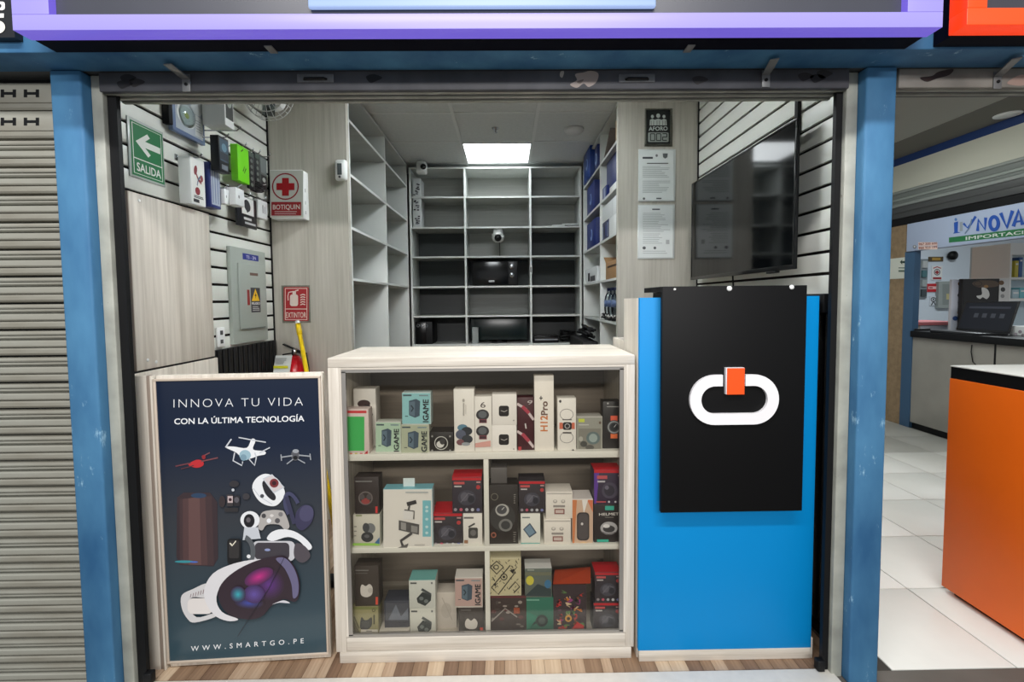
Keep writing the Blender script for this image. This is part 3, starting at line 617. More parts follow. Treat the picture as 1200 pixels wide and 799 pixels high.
# black dotted packs and a grey pack
for i, (p0, p1, yt, yb, X, lab) in enumerate(((290.5, 297.5, 178, 221, .075, 'black blister strip with pale dots, the one beside the lime box'), (298, 304, 180, 222, .07, 'black blister strip with pale dots, the farther one from the lime box'))):
    o, a, y0, y1, z0, z1 = wpack('dotted_strip', lab, 'packet', mat('black_card', (20, 22, 28), .35), p0, p1, yt, yb, WX+X, .012)
    for k in range(5): a.ell(.5, .12+.16*k, .22, .05, (120, 128, 122))
    a.rect(.1, .86, .9, .98, (86, 100, 92)); a.build('print', o); hook((y0+y1)/2, z1+.005, .09, o)
o, a, y0, y1, z0, z1 = wpack('grey_pack', 'grey and black packet next to the wood panel on the slat wall', 'packet', mat('grey_card', (96, 102, 102), .4), 304.5, 312, 184, 222, WX+.06, .012)
a.rect(.08, .5, .92, .95, (116, 124, 124)).rect(.05, .02, .95, .44, (26, 28, 30)).ell(.5, .3, .25, .07, (190, 194, 190)).line([(.2, .12), (.8, .2)], .03, (180, 184, 180)); a.build('print', o); hook((y0+y1)/2, z1+.005, .10, o)
# coiled cable pack
m = MB(); c = onX(300, 222, WX+.07)
m.tube([(c.x+.012*math.cos(i*.8), c.y+.055*math.cos(i*.8), c.z+.018*math.sin(i*.8)+.001*i) for i in range(30)], .0045, 6)
tag(m.build('coiled_cable', mat('cable_black', (22, 22, 24), .5)), 'coiled black cable hanging under the dotted strips', 'cable')
# charger boxes
for p0, p1, yt, yb, X, lab in ((276, 286, 221, 241, .13, 'white charger box in front of the black bagged lead'), (263, 268.5, 222, 239, .10, 'white charger box behind, nearest the navy box')):
    o, a, y0, y1, z0, z1 = wpack('charger_box', lab, 'box', mat('white_card', (222, 226, 226), .5), p0, p1, yt, yb, WX+X, .05)
    a.ell(.35, .5, .08, .1, (120, 124, 124)); a.build('print', o); hook((y0+y1)/2, z1+.008, X+.005, o)
o, a, y0, y1, z0, z1 = wpack('bagged_lead', 'black bag with a white card and dark plug on the slat wall', 'packet', mat('black_card', (20, 22, 28), .35), 277.5, 300, 231, 266, WX+.05, .012)
a.rect(.22, .42, .84, .98, (222, 224, 222)).ell(.5, .72, .16, .2, (50, 54, 58), .4).rect(.46, .5, .54, .6, (60, 64, 68)).rect(.3, .24, .7, .32, (196, 198, 196)).rect(.35, .1, .9, .17, (180, 182, 182)); a.build('print', o); hook((y0+y1)/2, z1+.006, .07, o)
o, a, y0, y1, z0, z1 = wpack('white_packet', 'small white packet hanging beside the first-aid box', 'packet', mat('white_card', (222, 226, 226), .5), 302, 313, 235, 256, WX+.05, .03)
a.line([(.5, .3), (.5, .75)], .08, (110, 114, 116)).line([(.7, .3), (.7, .7)], .06, (120, 124, 126)); a.build('print', o); hook((y0+y1)/2, z1+.006, .07, o)
# thin black bar high on the wall
tag(box('black_bar', BLACK, WX+.001, WX+.03, onX(189, 130, WX).y, onX(194, 130, WX).y, onX(193, 146, WX).z, 2.5, None, .003), 'upright black bar at the top of the left slat wall beside the blister', 'bar')
# electrical panel
q = [onX(269.5, 288.5, WX+.02), onX(310.5, 295.5, WX+.02), onX(314, 398, WX+.02), onX(274, 403.5, WX+.02)]
y0 = q[0].y; y1 = q[1].y; z1 = (q[0].z+q[1].z)/2; z0 = (q[2].z+q[3].z)/2
EP = mat('panel_grey_enamel', (164, 172, 164), .4)
t = thing('electrical_panel', 'grey electrical panel with warning stickers on the left slat wall', 'electrical panel', (WX, (y0+y1)/2, z0))
box('frame', EP, WX+.001, WX+.02, y0, y1, z0, z1, t, .002); H_, W_ = z1-z0, y1-y0
dr = box('panel_door', EP, WX+.02, WX+.028, y0+W_*.16, y1-W_*.10, z0+H_*.15, z1-H_*.16, t, .003)
box('door_shadow_line', mat('panel_shadow_gap', (96, 102, 98), .5), WX+.0202, WX+.0295, y0+W_*.2, y1-W_*.12, z0+H_*.145, z0+H_*.155, t)  # dark strip paints the shade along the foot of the door
a = normalised(Art((WX+.02, y0, z0), NX, U, V), W_, H_); a.rect(.32, .885, .78, .95, (34, 48, 140)).text('TS - 2N', (.42, .900), (.70, .900), .032, (214, 218, 236), .01); a.build('name_plate', t)
a = normalised(Art((WX+.028, y0, z0), NX, U, V), W_, H_)
a.rect(.46, .72, .70, .75, (110, 84, 76)).rect(.36, .40, .43, .565, (150, 40, 40)).rect(.46, .32, .74, .59, (62, 66, 72)).poly([(.48, .445), (.72, .445), (.60, .58)], (236, 190, 24)).poly([(.61, .54), (.57, .50), (.60, .50), (.58, .46), (.63, .515), (.60, .515)], (24, 22, 16))
a.text('PELIGRO', (.48, .405), (.72, .405), .025, (226, 228, 226), .02).lines(.5, .335, .72, .39, 3, (190, 192, 190), .008); a.build('warning_sticker', dr)
# socket
q0 = onX(254.5, 384, WX+.01); q1 = onX(263, 406, WX+.01); q2 = onX(263, 384, WX+.01)
t = box('wall_socket', WHITEP, WX+.001, WX+.012, q0.y, q2.y, q1.z, q0.z, None, .003); tag(t, 'white double wall socket at the edge of the wood side panel', 'socket')
a = normalised(Art((WX+.012, q0.y, q1.z), NX, U, V), q2.y-q0.y, q0.z-q1.z); a.rect(.3, .62, .7, .84, (70, 72, 72)).rect(.3, .18, .7, .38, (70, 72, 72)); a.build('socket_holes', t)
# black ribbed dado
def ribbed(name, label, x0, x1, y0, y1, z0, z1, face):
    t = thing(name, label, 'wall panel', ((x0+x1)/2, (y0+y1)/2, z0)); RB = mat('ribbed_black', (12, 12, 14), .5, spec=.3)
    box('backing', RB, x0, x1, y0, y1, z0, z1, t); m = MB(); y = y0+.004; s = 1 if face > x0+1e-6 and face >= x1-1e-6 else -1
    while y < y1-.02: m.box(face-.0005*s, face+s*.010, y, y+.028, z0, z1, .002); y += .044
    m.build('ribs', RB, t); return t
ribbed('ribbed_panel', 'black ribbed wall panel under the electrical panel', WX+.001, WX+.010, 2.17, 2.785, 0, 1.098, WX+.010)
ribbed('ribbed_panel', 'black ribbed wall panel beside the blue counter', XR-.010, XR-.001, 1.645, 2.94, .082, 1.262, XR-.010)
tag(box('black_ledge', BLACK, 1.118, XR-.002, 1.645, 2.4, 1.264, 1.332, None, .003), 'black ledge on top of the ribbed panel beside the blue counter', 'ledge')
# wood side boxes on the left
UPX = -1.335
q = onX(152, 226, UPX); yb = onX(247, 300, UPX).y
zu1 = onX(160, 226, UPX).z; zu0 = onX(170, 434.5, UPX).z
t = thing('side_cabinet', 'pale wood cabinet on the left wall below the exit sign', 'cabinet', (-1.36, 1.95, 0))
box('upper_box', ASH, WX+.002, UPX, 1.70, yb, zu0+.004, zu1, t, .002); box('front_edge', mat('edge_taupe_shaded', (142, 128, 116), .55), UPX-.036, UPX-.001, 1.697, 1.6995, zu0+.004, zu1, t)  # taupe darkened to hold the shade on the face turned from the lamp
box('lower_box', ASH, WX+.002, UPX, 1.665, yb+.02, 0, zu0-.004, t, .002); box('gap_strip', BLACK, WX+.002, UPX-.006, 1.67, yb, zu0-.004, zu0+.004, t)
for px, py in ((163, 235), (173, 422), (113+70, 424)):
    c = onX(px, py, UPX); MB().lathe((UPX, c.y, c.z), NX, [(.006, 0), (.006, .001), (0, .0015)], 10).build('screw_cap', WHITEP, t)
t = thing('jamb_boards', 'narrow upright wood boards beside the poster door', 'boards', (-1.22, 1.64, 0))
for x0, x1, m in ((-1.262, -1.246, ASH), (-1.2455, -1.231, mat('edge_taupe_shaded', (142, 128, 116), .55)), (-1.2305, -1.226, ASH), (-1.2255, -1.211, mat('edge_taupe_shaded', (142, 128, 116), .55))):
    pass
ztj = zu0-.004
box('board', ASH, -1.30, -1.262, 1.642, 1.66, .0, ztj, t, .001); box('board', mat('edge_taupe_shaded', (142, 128, 116), .55), -1.2615, -1.247, 1.643, 1.66, 0, ztj, t, .001)
box('board', ASH, -1.2465, -1.240, 1.638, 1.66, 0, ztj, t, .001)
# ================================================================== LEFT BACK PANEL
PYL = 2.80
# first-aid box
c0 = onY(316, 199, 2.72); c1 = onY(356, 256, 2.72)
t = thing('first_aid_box', 'white first-aid box with a red cross on the left wood panel', 'first-aid box', ((c0.x+c1.x)/2, 2.78, c1.z))
bdy = box('body', WHITEP, c0.x, c1.x, 2.735, PYL-.001, c1.z, c0.z, t, .003); dd = box('lid', WHITEP, c0.x, c1.x, 2.72, 2.734, c1.z, c0.z, t, .003)
a = artY(2.72); RED = (176, 24, 34)
a.rect(316.6, 199.8, 355.4, 254.8, (206, 208, 200)).ring(334.5, 218.5, 15.8, 15.8, 1.6, (150, 30, 38)).rect(330.6, 208.5, 338.6, 229.5, RED).rect(324, 214.6, 345.2, 222.8, RED).rect(318.2, 236.6, 353, 252.6, (160, 26, 34))
a.text('BOTIQUIN', (320, 245.4), (351.4, 245), 5.4, (226, 220, 214), .015); a.lines(322, 246.8, 350, 251.8, 2, (214, 190, 188), .8); a.build('print', dd)
a = Art((c1.x, 0, 0), NX, U, V)
for z in (.02, .06, .11): a.rect(2.745, c1.z+z*1.4, 2.752, c1.z+z*1.4+.02, (120, 122, 120))
a.build('side_slots', bdy)
# motion sensor
c = onY(401, 200.5, PYL)
t = thing('motion_sensor', 'small white motion sensor at the edge of the left wood panel', 'sensor', (c.x, PYL, c.z-.06))
box('housing', WHITEP, c.x-.034, c.x+.036, PYL-.035, PYL-.001, c.z-.062, c.z+.06, t, .016); box('sensor_window', mat('sensor_grey', (86, 92, 94), .25), c.x-.016, c.x+.010, PYL-.038, PYL-.034, c.z-.03, c.z+.035, t, .0015)
MB().lathe((c.x-.003, PYL-.036, c.z-.042), NY, [(.007, 0), (.007, .003), (0, .004)], 12).build('led', mat('sensor_grey', (86, 92, 94), .25), t)
# extinguisher sign
t = thing('extinguisher_sign', 'red fire extinguisher sign on the left wood panel', 'sign', (onY(347, 377, PYL).x, PYL, onY(347, 377, PYL).z))
c0 = onY(330, 334.5, PYL); c1 = onY(364.5, 378, PYL); box('acrylic_backing', glass('clear_acrylic', (236, 238, 236), 1), c0.x, c1.x, PYL-.004, PYL-.001, c1.z, c0.z, t)
a = artY(PYL-.004); SR = (168, 34, 40); SW = (222, 208, 196)
a.rrect(332.5, 336.3, 361.8, 376, 1.5, SR).rect(334, 337.6, 360.2, 338.3, SW).rect(334, 374, 360.2, 374.7, SW).rect(334, 337.6, 334.7, 374.7, SW).rect(359.5, 337.6, 360.2, 374.7, SW).rect(334, 361.6, 360.2, 362.4, SW)
a.rrect(340, 345, 349.5, 358.6, 2.5, SW).rect(343, 341, 347, 345, SW).line([(344, 341.5), (338.5, 342.5), (337.6, 347), (337.9, 352)], 1.1, SW).line([(346, 341), (350, 339.8)], 1.3, SW)
for k in range(5): a.line([(352.2, 346+2.8*k), (355, 344.8+2.8*k), (358, 345.8+2.8*k)], 1.2, SW)
a.text('EXTINTOR', (335.4, 372.2), (359, 372), 6.2, SW, .01); a.build('print', t)
# fire extinguisher and yellow broomstick
ex = onY(345, 420, 2.725)
t = thing('fire_extinguisher', 'red fire extinguisher with black handle below the extinguisher sign', 'fire extinguisher', (ex.x, 2.725, 0))
zt = onY(345, 417, 2.725).z
REDP = mat('extinguisher_red', (204, 22, 34), .25); ezx = onY(346, 420, 2.725).x
box('stand', BLACK, ezx-.09, ezx+.09, 2.655, 2.795, 0, zt-.46, t, .004)
MB().lathe((ezx, 2.725, zt-.458), (0, 0, 1), [(0, 0), (.06, 0), (.065, .01), (.065, .36), (.058, .41), (.03, .445), (.02, .458)], 24).build('cylinder', REDP, t)
MB().lathe((ezx, 2.725, zt), (0, 0, 1), [(.018, 0), (.018, .035), (.012, .045), (0, .045)], 14).build('valve', STEEL, t)
hz = zt+.035
MB().obox(Vector((ezx, 2.725, hz)), Vector((-1, 0, .45)).normalized(), Vector((0, 1, 0)), Vector((.45, 0, 1)).normalized(), -.02, .075, -.011, .011, 0, .008, .002).obox(Vector((ezx, 2.725, hz-.02)), Vector((-1, 0, -.15)).normalized(), Vector((0, 1, 0)), Vector((-.15, 0, 1)).normalized(), -.02, .07, -.011, .011, 0, .008, .002).build('handle', BLACK, t)
MB().tube([(ezx+.02, 2.725, hz-.01), (ezx+.07, 2.70, hz-.02), (ezx+.085, 2.69, hz-.10), (ezx+.08, 2.69, hz-.3)], .010, 10).build('hose', BLACK, t)
lb = MB().obox(Vector((onY(330, 432, 2.635).x, 2.635, onY(330, 432, 2.635).z)), Vector((.97, 0, 0)), Vector((.14, .1, 1)).normalized(), NY, -.045, .05, -.03, .075, 0, .002).build('tag_card', mat('paper_white', (214, 218, 214), .6), t)
a = artY(2.62); a.T = None; a.o = Vector((0, 2.62, 0)); a.rect(320.5, 428.5, 337.5, 431.5, (206, 204, 40)); a.lines(322, 419, 337, 427, 4, (120, 124, 122), .6); a.build('tag_print', lb)
c0 = onY(348.5, 376.5, 2.775); c1 = onY(359, 434, 2.63); dv = (c1-c0); bt = c0+dv*((c0.z-.02)/(c0.z-c1.z))
YEL = mat('yellow_pole', (232, 196, 24), .4)
t = thing('broomstick', 'yellow pole leaning on the wood panel under the extinguisher sign', 'pole', (bt.x, bt.y, 0))
MB().tube([c0+dv*.06, bt], .0125, 12).build('pole', YEL, t); MB().tube([c0, c0+dv*.07], .013, 12).build('white_tip', WHITEP, t); MB().tube([c0+dv*.06, c0+dv*.28], .0150, 12).build('sleeve', YEL, t)
MB().box(bt.x-.15, bt.x+.15, bt.y-.03, bt.y+.03, 0, .04, .008).build('broom_head', BLACK, t)
# fan
fc = onY(313, 110, 2.45); R_ = .122
t = thing('wall_fan', 'round fan cage hanging at the top beside the left slat wall', 'fan', (fc.x, 2.45, fc.z-R_))
WIRE = mat('fan_wire_white', (206, 208, 206), .35)
m = MB()
for rr_, dy in ((R_, .03), (R_*.99, 0), (R_*.75, -.012), (R_*.5, -.018), (R_*.25, -.022)):
    m.tube([(fc.x+rr_*math.cos(i*PI/16), 2.45+dy, fc.z+rr_*math.sin(i*PI/16)) for i in range(33)], .0024, 6)
for i in range(24):
    a_ = i*PI/12; m.tube([(fc.x+r*math.cos(a_), 2.45+d, fc.z+r*math.sin(a_)) for r, d in ((.02, -.023), (R_*.5, -.018), (R_*.85, -.008), (R_, .0), (R_, .03))], .0016, 5)
m.build('cage', WIRE, t)
MB().lathe((fc.x, 2.50, fc.z), (0, 1, 0), [(.05, 0), (.05, .05), (.03, .07), (0, .07)], 20).build('motor', WHITEP, t); MB().lathe((fc.x, 2.43, fc.z), (0, 1, 0), [(0, -.008), (.022, 0), (.022, .04)], 16).build('hub', WHITEP, t)
for k in range(3):
    a_ = k*2*PI/3+.5; u = Vector((math.cos(a_), .0, math.sin(a_))); v = Vector((-math.sin(a_), .35, math.cos(a_))).normalized()
    m = MB(); m.obox(Vector((fc.x, 2.462, fc.z)), u, v, u.cross(v), .018, .105, -.03, .03, -.0012, .0012, .0005); m.build('blade', glass('fan_blade_clear', (190, 196, 198), 1.5), t)
MB().tube([(fc.x, 2.53, fc.z+.03), (fc.x, 2.53, ZC-.002)], .012, 10).build('drop_rod', WHITEP, t)
# ================================================================== RIGHT PANEL: capacity sign, certificates
PYR = 2.95
t = thing('capacity_sign', 'black AFORO capacity sign with digital number on the right wood panel', 'sign', (onY(771, 171, PYR).x, PYR, onY(771, 171, PYR).z))
c0 = onY(755.5, 127.5, PYR); c1 = onY(787.5, 171.5, PYR); box('acrylic_backing', glass('clear_acrylic', (236, 238, 236), 1), c0.x, c1.x, PYR-.004, PYR-.001, c1.z, c0.z, t)
a = artY(PYR-.004); BK = (26, 30, 30); LG = (196, 204, 198)
a.rect(757.3, 129, 785, 168.4, BK)
for x_, s_ in ((764.5, .85), (778, .85), (771.2, 1.1)):
    a.ell(x_, 139.3-3.2*s_, 2.1*s_, 2.3*s_, LG).poly([(x_-3.9*s_, 147), (x_-3.4*s_, 140.4), (x_, 139.4), (x_+3.4*s_, 140.4), (x_+3.9*s_, 147)], LG).line([(x_-1.4, 141.5), (x_-1.4, 147)], .5, BK).line([(x_+1.4, 141.5), (x_+1.4, 147)], .5, BK)
a.text('AFORO', (760.2, 153.3), (782, 153), 4.6, LG, .03); a.rrect(759.2, 155.4, 783.3, 166.6, 1.4, (160, 168, 162))
def seg7(x, dgt):
    on = {'0': 'abcdef', '2': 'abged'}[dgt]; x0, x1, y0, ym, y1 = x, x+5, 157, 161, 165
    S = {'a': (x0, y0, x1, y0), 'b': (x1, y0, x1, ym), 'c': (x1, ym, x1, y1), 'd': (x0, y1, x1, y1), 'e': (x0, ym, x0, y1), 'f': (x0, y0, x0, ym), 'g': (x0, ym, x1, ym)}
    for k in on: b = S[k]; a.line([(b[0], b[1]), (b[2], b[3])], 1.0, BK)
for x_, dgt in ((762, '0'), (769, '0'), (776, '2')): seg7(x_, dgt)
a.build('print', t)
for nm, p0, p1, lab in (('certificate', (748, 175.3), (791, 236), 'framed white certificate directly under the capacity sign'), ('certificate', (747.3, 240), (790, 303), 'lower framed white certificate on the right wood panel')):
    c0 = onY(*p0, PYR); c1 = onY(*p1, PYR); t = thing(nm, lab, 'certificate', ((c0.x+c1.x)/2, PYR, c1.z), 'framed certificates')
    box('acrylic_backing', mat('acrylic_frost', (206, 212, 210), .2), c0.x, c1.x, PYR-.005, PYR-.001, c1.z, c0.z, t, .001); a = artY(PYR-.005); x0, y0 = p0; x1, y1 = p1
    a.rect(x0+1, y0+1, x1-1.6, y1-1.4, (222, 228, 226))
    G1 = (150, 156, 156)
    if y0 < 200:
        a.rect(x0+5, y0+8.5, x0+17, y0+10.8, (70, 74, 78)).poly([(x0+28.5, y0+4.5), (x0+34.5, y0+4.5), (x0+34, y0+9), (x0+31.5, y0+10.6), (x0+29, y0+9)], (100, 106, 108)).ell(x0+21.5, y0+7, 1.4, 1.6, (120, 126, 126)); a.rect(x0+10, y0+15.6, x0+35, y0+16.7, (90, 96, 98))
        a.lines(x0+5, y0+19, x0+39, y0+33, 8, G1, .45, 1).lines(x0+5, y0+36, x0+38, y0+51, 8, G1, .45, 2).ell(x0+6.5, y0+57.5, 1.4, 1.4, (90, 94, 96)).rect(x0+21, y0+56.5, x0+27, y0+58, (90, 94, 96))
    else:
        a.rect(x0+17, y0+4.5, x0+26, y0+6, (80, 84, 88)).lines(x0+6, y0+9, x0+38, y0+32, 12, G1, .45, 3).lines(x0+6, y0+33, x0+37, y0+46, 6, G1, .45, 4).ell(x0+7.5, y0+50.5, 2, 1.8, (90, 94, 96)).ell(x0+20, y0+50.5, 1.6, 1.6, (90, 94, 96)).rect(x0+33, y0+41, x0+37, y0+46, (176, 180, 180)); a.lines(x0+6, y0+53, x0+38, y0+58, 2, G1, .45, 5)
    a.build('document', t)
# ================================================================== TELEVISION
ty0, ty1, tz0, tz1, tx = 1.826, 2.848, 1.431, 2.007, 1.12
t = thing('television', 'black flat television on the right slat wall', 'television', (1.16, (ty0+ty1)/2, tz0))
box('casing', BLACK, tx+.006, tx+.016, ty0, ty1, tz0, tz1, t, .002); box('rear_housing', BLACK, tx+.0162, tx+.045, ty0+.2, ty1-.1, tz0+.04, tz1-.15, t, .004)
m = MB(); e = .009
for q in ((ty0, ty1, tz1-e, tz1), (ty0, ty1, tz0, tz0+.018), (ty0, ty0+e, tz0+.018, tz1-e), (ty1-e, ty1, tz0+.018, tz1-e)): m.box(tx, tx+.006, *q, .001)
m.build('bezel', GB, t); box('screen', mat('tv_screen', (8, 10, 12), .07, spec=.4), tx+.002, tx+.006, ty0+e, ty1-e, tz0+.018, tz1-e, t)
box('wall_bracket', BLACK, tx+.045, XR-.0005, 2.2, 2.5, 1.6, 1.85, t, .002); box('sensor_bump', BLACK, tx+.0, tx+.02, 1.95, 2.02, tz0-.008, tz0+.001, t, .002)
MB().tube([(1.16, 2.40, tz0+.01), (1.165, 2.40, 1.36), (1.165, 2.39, 1.20)], .004, 6).build('cable', BLACK, t)
# ================================================================== POSTER DOOR (swings between the jamb boards and the showcase)
dA = Vector((-1.231, 1.648, 0)); dB = Vector((-.664, 1.6795, 0)); DU = (dB-dA).normalized(); DV = Vector((0, 0, 1)); DN = DU.cross(DV)   # DN faces the corridor
def duv(px, py): p = onP(px, py, dA, DN)-dA; return p.dot(DU), p.dot(DV)
L_ = (dB-dA).length; tz = duv(185, 440)[1]
t = thing('poster_door', 'pale wood counter door carrying the dark technology poster', 'door', (dA+dB)/2)
MB().obox(dA, DU, DV, DN, .0, L_, .006, tz, -.022, 0, .002).build('door_leaf', ASH, t)
u0, v1 = duv(183.5, 446); u1, _ = duv(373.5, 443.5); _, v0 = duv(383, 769); u0b, _ = duv(199, 780); u0 = min(u0, u0b)+.004
v0 = .03; v1 = duv(280, 444.5)[1]
fr = MB(); e = .008
for q in ((u0-e, u1+e, v1, v1+e), (u0-e, u1+e, v0-e, v0), (u0-e, u0, v0, v1), (u1, u1+e, v0, v1)): fr.obox(dA, DU, DV, DN, *q, 0, .008, .001)
fr.build('poster_frame', mat('poster_frame_taupe', (196, 182, 166), .4), t)
# poster print: navy at the top to slate teal at the foot
pm = bpy.data.materials.new('poster_print'); pm.use_nodes = True; nt = pm.node_tree; b = nt.nodes['Principled BSDF']; b.inputs['Roughness'].default_value = .22
tc = nt.nodes.new('ShaderNodeTexCoord'); sp = nt.nodes.new('ShaderNodeSeparateXYZ'); nt.links.new(tc.outputs['Generated'], sp.inputs[0]); cr = nt.nodes.new('ShaderNodeValToRGB'); nt.links.new(sp.outputs[2], cr.inputs[0]); nt.links.new(cr.outputs[0], b.inputs['Base Color'])
cr.color_ramp.elements[0].color = (*lin((54, 76, 86)), 1); cr.color_ramp.elements[1].color = (*lin((24, 34, 54)), 1); el = cr.color_ramp.elements.new(.5); el.color = (*lin((56, 60, 66)), 1); el = cr.color_ramp.elements.new(.78); el.color = (*lin((28, 38, 58)), 1)
ps = MB().obox(dA, DU, DV, DN, u0, u1, v0, v1, 0, .004).build('poster', pm, t)
a = Art(dA+DN*.004, DN, step=.00012)
W1 = (228, 230, 232); W2 = (196, 200, 206); G2 = (150, 154, 160); DK = (22, 22, 26); BR = (72, 58, 60)
a.text('INNOVA TU VIDA', (203.5, 477.6), (355, 475.2), 10, W1, -.018, 1.25)
a.text('CON LA ÚLTIMA TECNOLOGÍA', (204.5, 497), (356.5, 493.4), 6.6, W1, .018)
a.text('WWW.SMARTGO.PE', (224, 762.6), (356, 753.2), 5.6, W1, .006, 1.9)
a.T = lambda x, y: (190+x/5.325, 500+y/5.325)
# smart speaker
a.poly([(95, 440), (135, 410), (300, 410), (345, 470), (350, 820), (320, 870), (110, 860), (90, 810)], (58, 46, 50)).poly([(110, 450), (310, 430), (325, 864), (112, 858)], (68, 52, 54)).poly([(130, 450), (270, 432), (285, 862), (132, 858)], (82, 60, 60)).poly([(165, 446), (235, 436), (245, 861), (168, 859)], (98, 72, 70)).ell(230, 428, 48, 16, (46, 66, 92)).ell(140, 840, 60, 8, (58, 140, 150)).ell(200, 842, 26, 5, (74, 110, 190))
# red racing drone
a.blob([(165, 235), (215, 205), (255, 212), (258, 240), (215, 255)], (186, 44, 50)).line([(85, 245), (180, 225)], 8, (110, 60, 66)).line([(245, 215), (350, 192)], 8, (120, 70, 74)).line([(250, 185), (300, 160)], 7, (120, 74, 78)).line([(120, 262), (200, 240)], 6, (90, 50, 56)).ell(262, 188, 12, 14, (140, 40, 46))
# white quadcopter
a.blob([(395, 125), (450, 122), (530, 130), (560, 75), (585, 85), (570, 140), (640, 150), (645, 170), (600, 180), (560, 195), (510, 200), (465, 160)], W1)
a.line([(455, 160), (445, 210), (500, 240), (505, 215)], 8, W2).line([(545, 200), (580, 240), (590, 190), (580, 160)], 8, W2).ell(520, 175, 36, 32, (150, 180, 192)).ell(510, 190, 20, 20, (120, 150, 166)).line([(400, 125), (435, 75)], 9, W2).line([(480, 65), (560, 80), (650, 95)], 7, W2).line([(610, 160), (675, 128)], 7, W2)
# small grey drone
a.ell(833, 175, 26, 34, (84, 84, 90)).ell(836, 150, 20, 12, G2).line([(745, 188), (815, 178)], 8, G2).line([(855, 175), (930, 182)], 8, G2).line([(780, 230), (820, 200)], 7, G2).line([(850, 200), (895, 225)], 7, G2).line([(745, 170), (748, 210)], 7, G2).line([(925, 165), (930, 205)], 7, G2).ell(834, 190, 14, 12, DK)
# white smart watch
a.blob([(566, 378), (590, 320), (650, 290), (720, 320), (766, 390), (760, 440), (715, 488), (655, 486), (600, 450)], W1).blob([(628, 350), (650, 330), (680, 380), (712, 430), (705, 455), (680, 448), (645, 410)], (40, 40, 46)).line([(572, 380), (610, 430), (690, 480)], 5, W2).poly([(630, 320), (690, 292), (768, 375), (700, 412)], W2).poly([(640, 322), (690, 300), (756, 372), (702, 402)], (206, 196, 196)).ell(703, 348, 28, 28, (120, 48, 52)).ell(703, 348, 14, 14, (60, 30, 36)).ell(628, 428, 12, 12, (70, 72, 78))
# action cameras
a.rrect(408, 418, 448, 492, 8, (60, 56, 58)).rect(414, 428, 446, 470, (190, 172, 172)).ell(430, 450, 10, 10, (60, 40, 44)).rrect(452, 425, 490, 490, 10, (44, 42, 46)).ell(470, 452, 15, 18, (88, 86, 92)).ell(380, 462, 20, 36, (56, 48, 50)).ell(455, 352, 30, 20, (52, 50, 54)).ell(448, 390, 9, 9, W2).ell(530, 430, 22, 20, (60, 58, 62)).rrect(395, 500, 480, 525, 6, (50, 48, 50))
# headphones
a.ring(820, 500, 52, 104, 24, (66, 68, 96), a0=PI*.9, a1=PI*1.95, rot=-.35).blob([(845, 520), (885, 485), (925, 490), (950, 540), (930, 600), (880, 640), (845, 620), (835, 570)], (58, 56, 82)).ell(905, 535, 44, 52, (74, 72, 100), .3).line([(780, 430), (830, 600)], 26, (56, 56, 80))
# game controller
a.blob([(625, 535), (680, 515), (740, 515), (770, 530), (800, 615), (770, 635), (735, 605), (660, 605), (630, 640), (605, 620)], (172, 168, 164)).ell(640, 550, 14, 14, (70, 68, 70)).ell(725, 580, 16, 16, (84, 82, 84)).ell(672, 580, 14, 14, W1).ell(745, 540, 14, 14, (120, 118, 118)).ell(690, 548, 12, 9, (210, 206, 202))
# white indoor camera
a.ell(555, 575, 60, 55, W1).ell(550, 580, 34, 42, (30, 30, 34)).ell(545, 575, 14, 16, (96, 92, 96)).poly([(520, 620), (605, 620), (622, 690), (510, 700)], W2)
# headset with white strap
a.blob([(660, 690), (690, 650), (750, 632), (830, 645), (900, 690), (940, 740), (915, 760), (860, 705), (790, 680), (700, 705)], W1).rrect(570, 705, 835, 830, 34, (196, 196, 200)).rrect(585, 715, 800, 820, 26, (64, 60, 66)).ell(664, 760, 18, 8, (140, 150, 190)).blob([(840, 720), (900, 740), (930, 800), (880, 840), (830, 800)], (80, 74, 80))
# black smart watch
a.rrect(415, 690, 500, 850, 20, (26, 26, 28)).rrect(425, 700, 488, 812, 12, (52, 50, 50)).poly([(428, 720), (445, 738), (470, 708), (468, 700), (446, 728), (434, 714)], (226, 220, 200)).ring(500, 770, 90, 110, 30, (88, 92, 96), a0=-1.2, a1=1.3).ell(548, 800, 12, 12, W1)
# big mixed-reality headset (coordinates of another crop)
a.T = lambda x, y: (190+x/4.73, 630+y/4.73)
a.blob([(118, 310), (180, 275), (260, 245), (255, 320), (180, 320), (150, 360), (200, 430), (290, 410), (300, 430), (190, 460), (150, 440), (118, 380)], (206, 204, 204))
for k in range(6): a.line([(165+k*14, 322-k*4), (170+k*14, 302-k*5)], 4, (140, 120, 122))
a.rrect(150, 325, 290, 412, 30, (222, 216, 212)).blob([(240, 300), (290, 190), (420, 130), (560, 110), (480, 150), (360, 220), (310, 320), (340, 400), (430, 440), (370, 450), (290, 410)], (218, 216, 218))
a.blob([(318, 300), (350, 230), (430, 165), (540, 115), (640, 92), (690, 95), (740, 150), (768, 230), (765, 310), (740, 345), (680, 330), (610, 370), (560, 425), (490, 442), (400, 425), (345, 380)], (52, 40, 48))
VB = (52, 40, 48)
a.glow(600, 250, 95, 95, (92, 52, 122), VB, 8, .3).glow(490, 350, 90, 36, (66, 74, 150), VB, 7, .05).glow(545, 205, 85, 42, (188, 48, 128), (84, 44, 84), 8, -.45).glow(520, 300, 58, 50, (96, 78, 150), (72, 52, 96), 5).glow(432, 300, 42, 44, (60, 160, 172), (60, 56, 80), 7)
a.blob([(690, 100), (738, 152), (764, 230), (762, 300), (735, 320), (725, 240), (690, 160), (640, 105)], (104, 100, 130)).blob([(620, 355), (680, 332), (718, 348), (660, 345)], (210, 208, 214)).line([(690, 90), (600, 270), (500, 420), (430, 530)], 3, (40, 36, 44))
a.build('poster_artwork', ps)
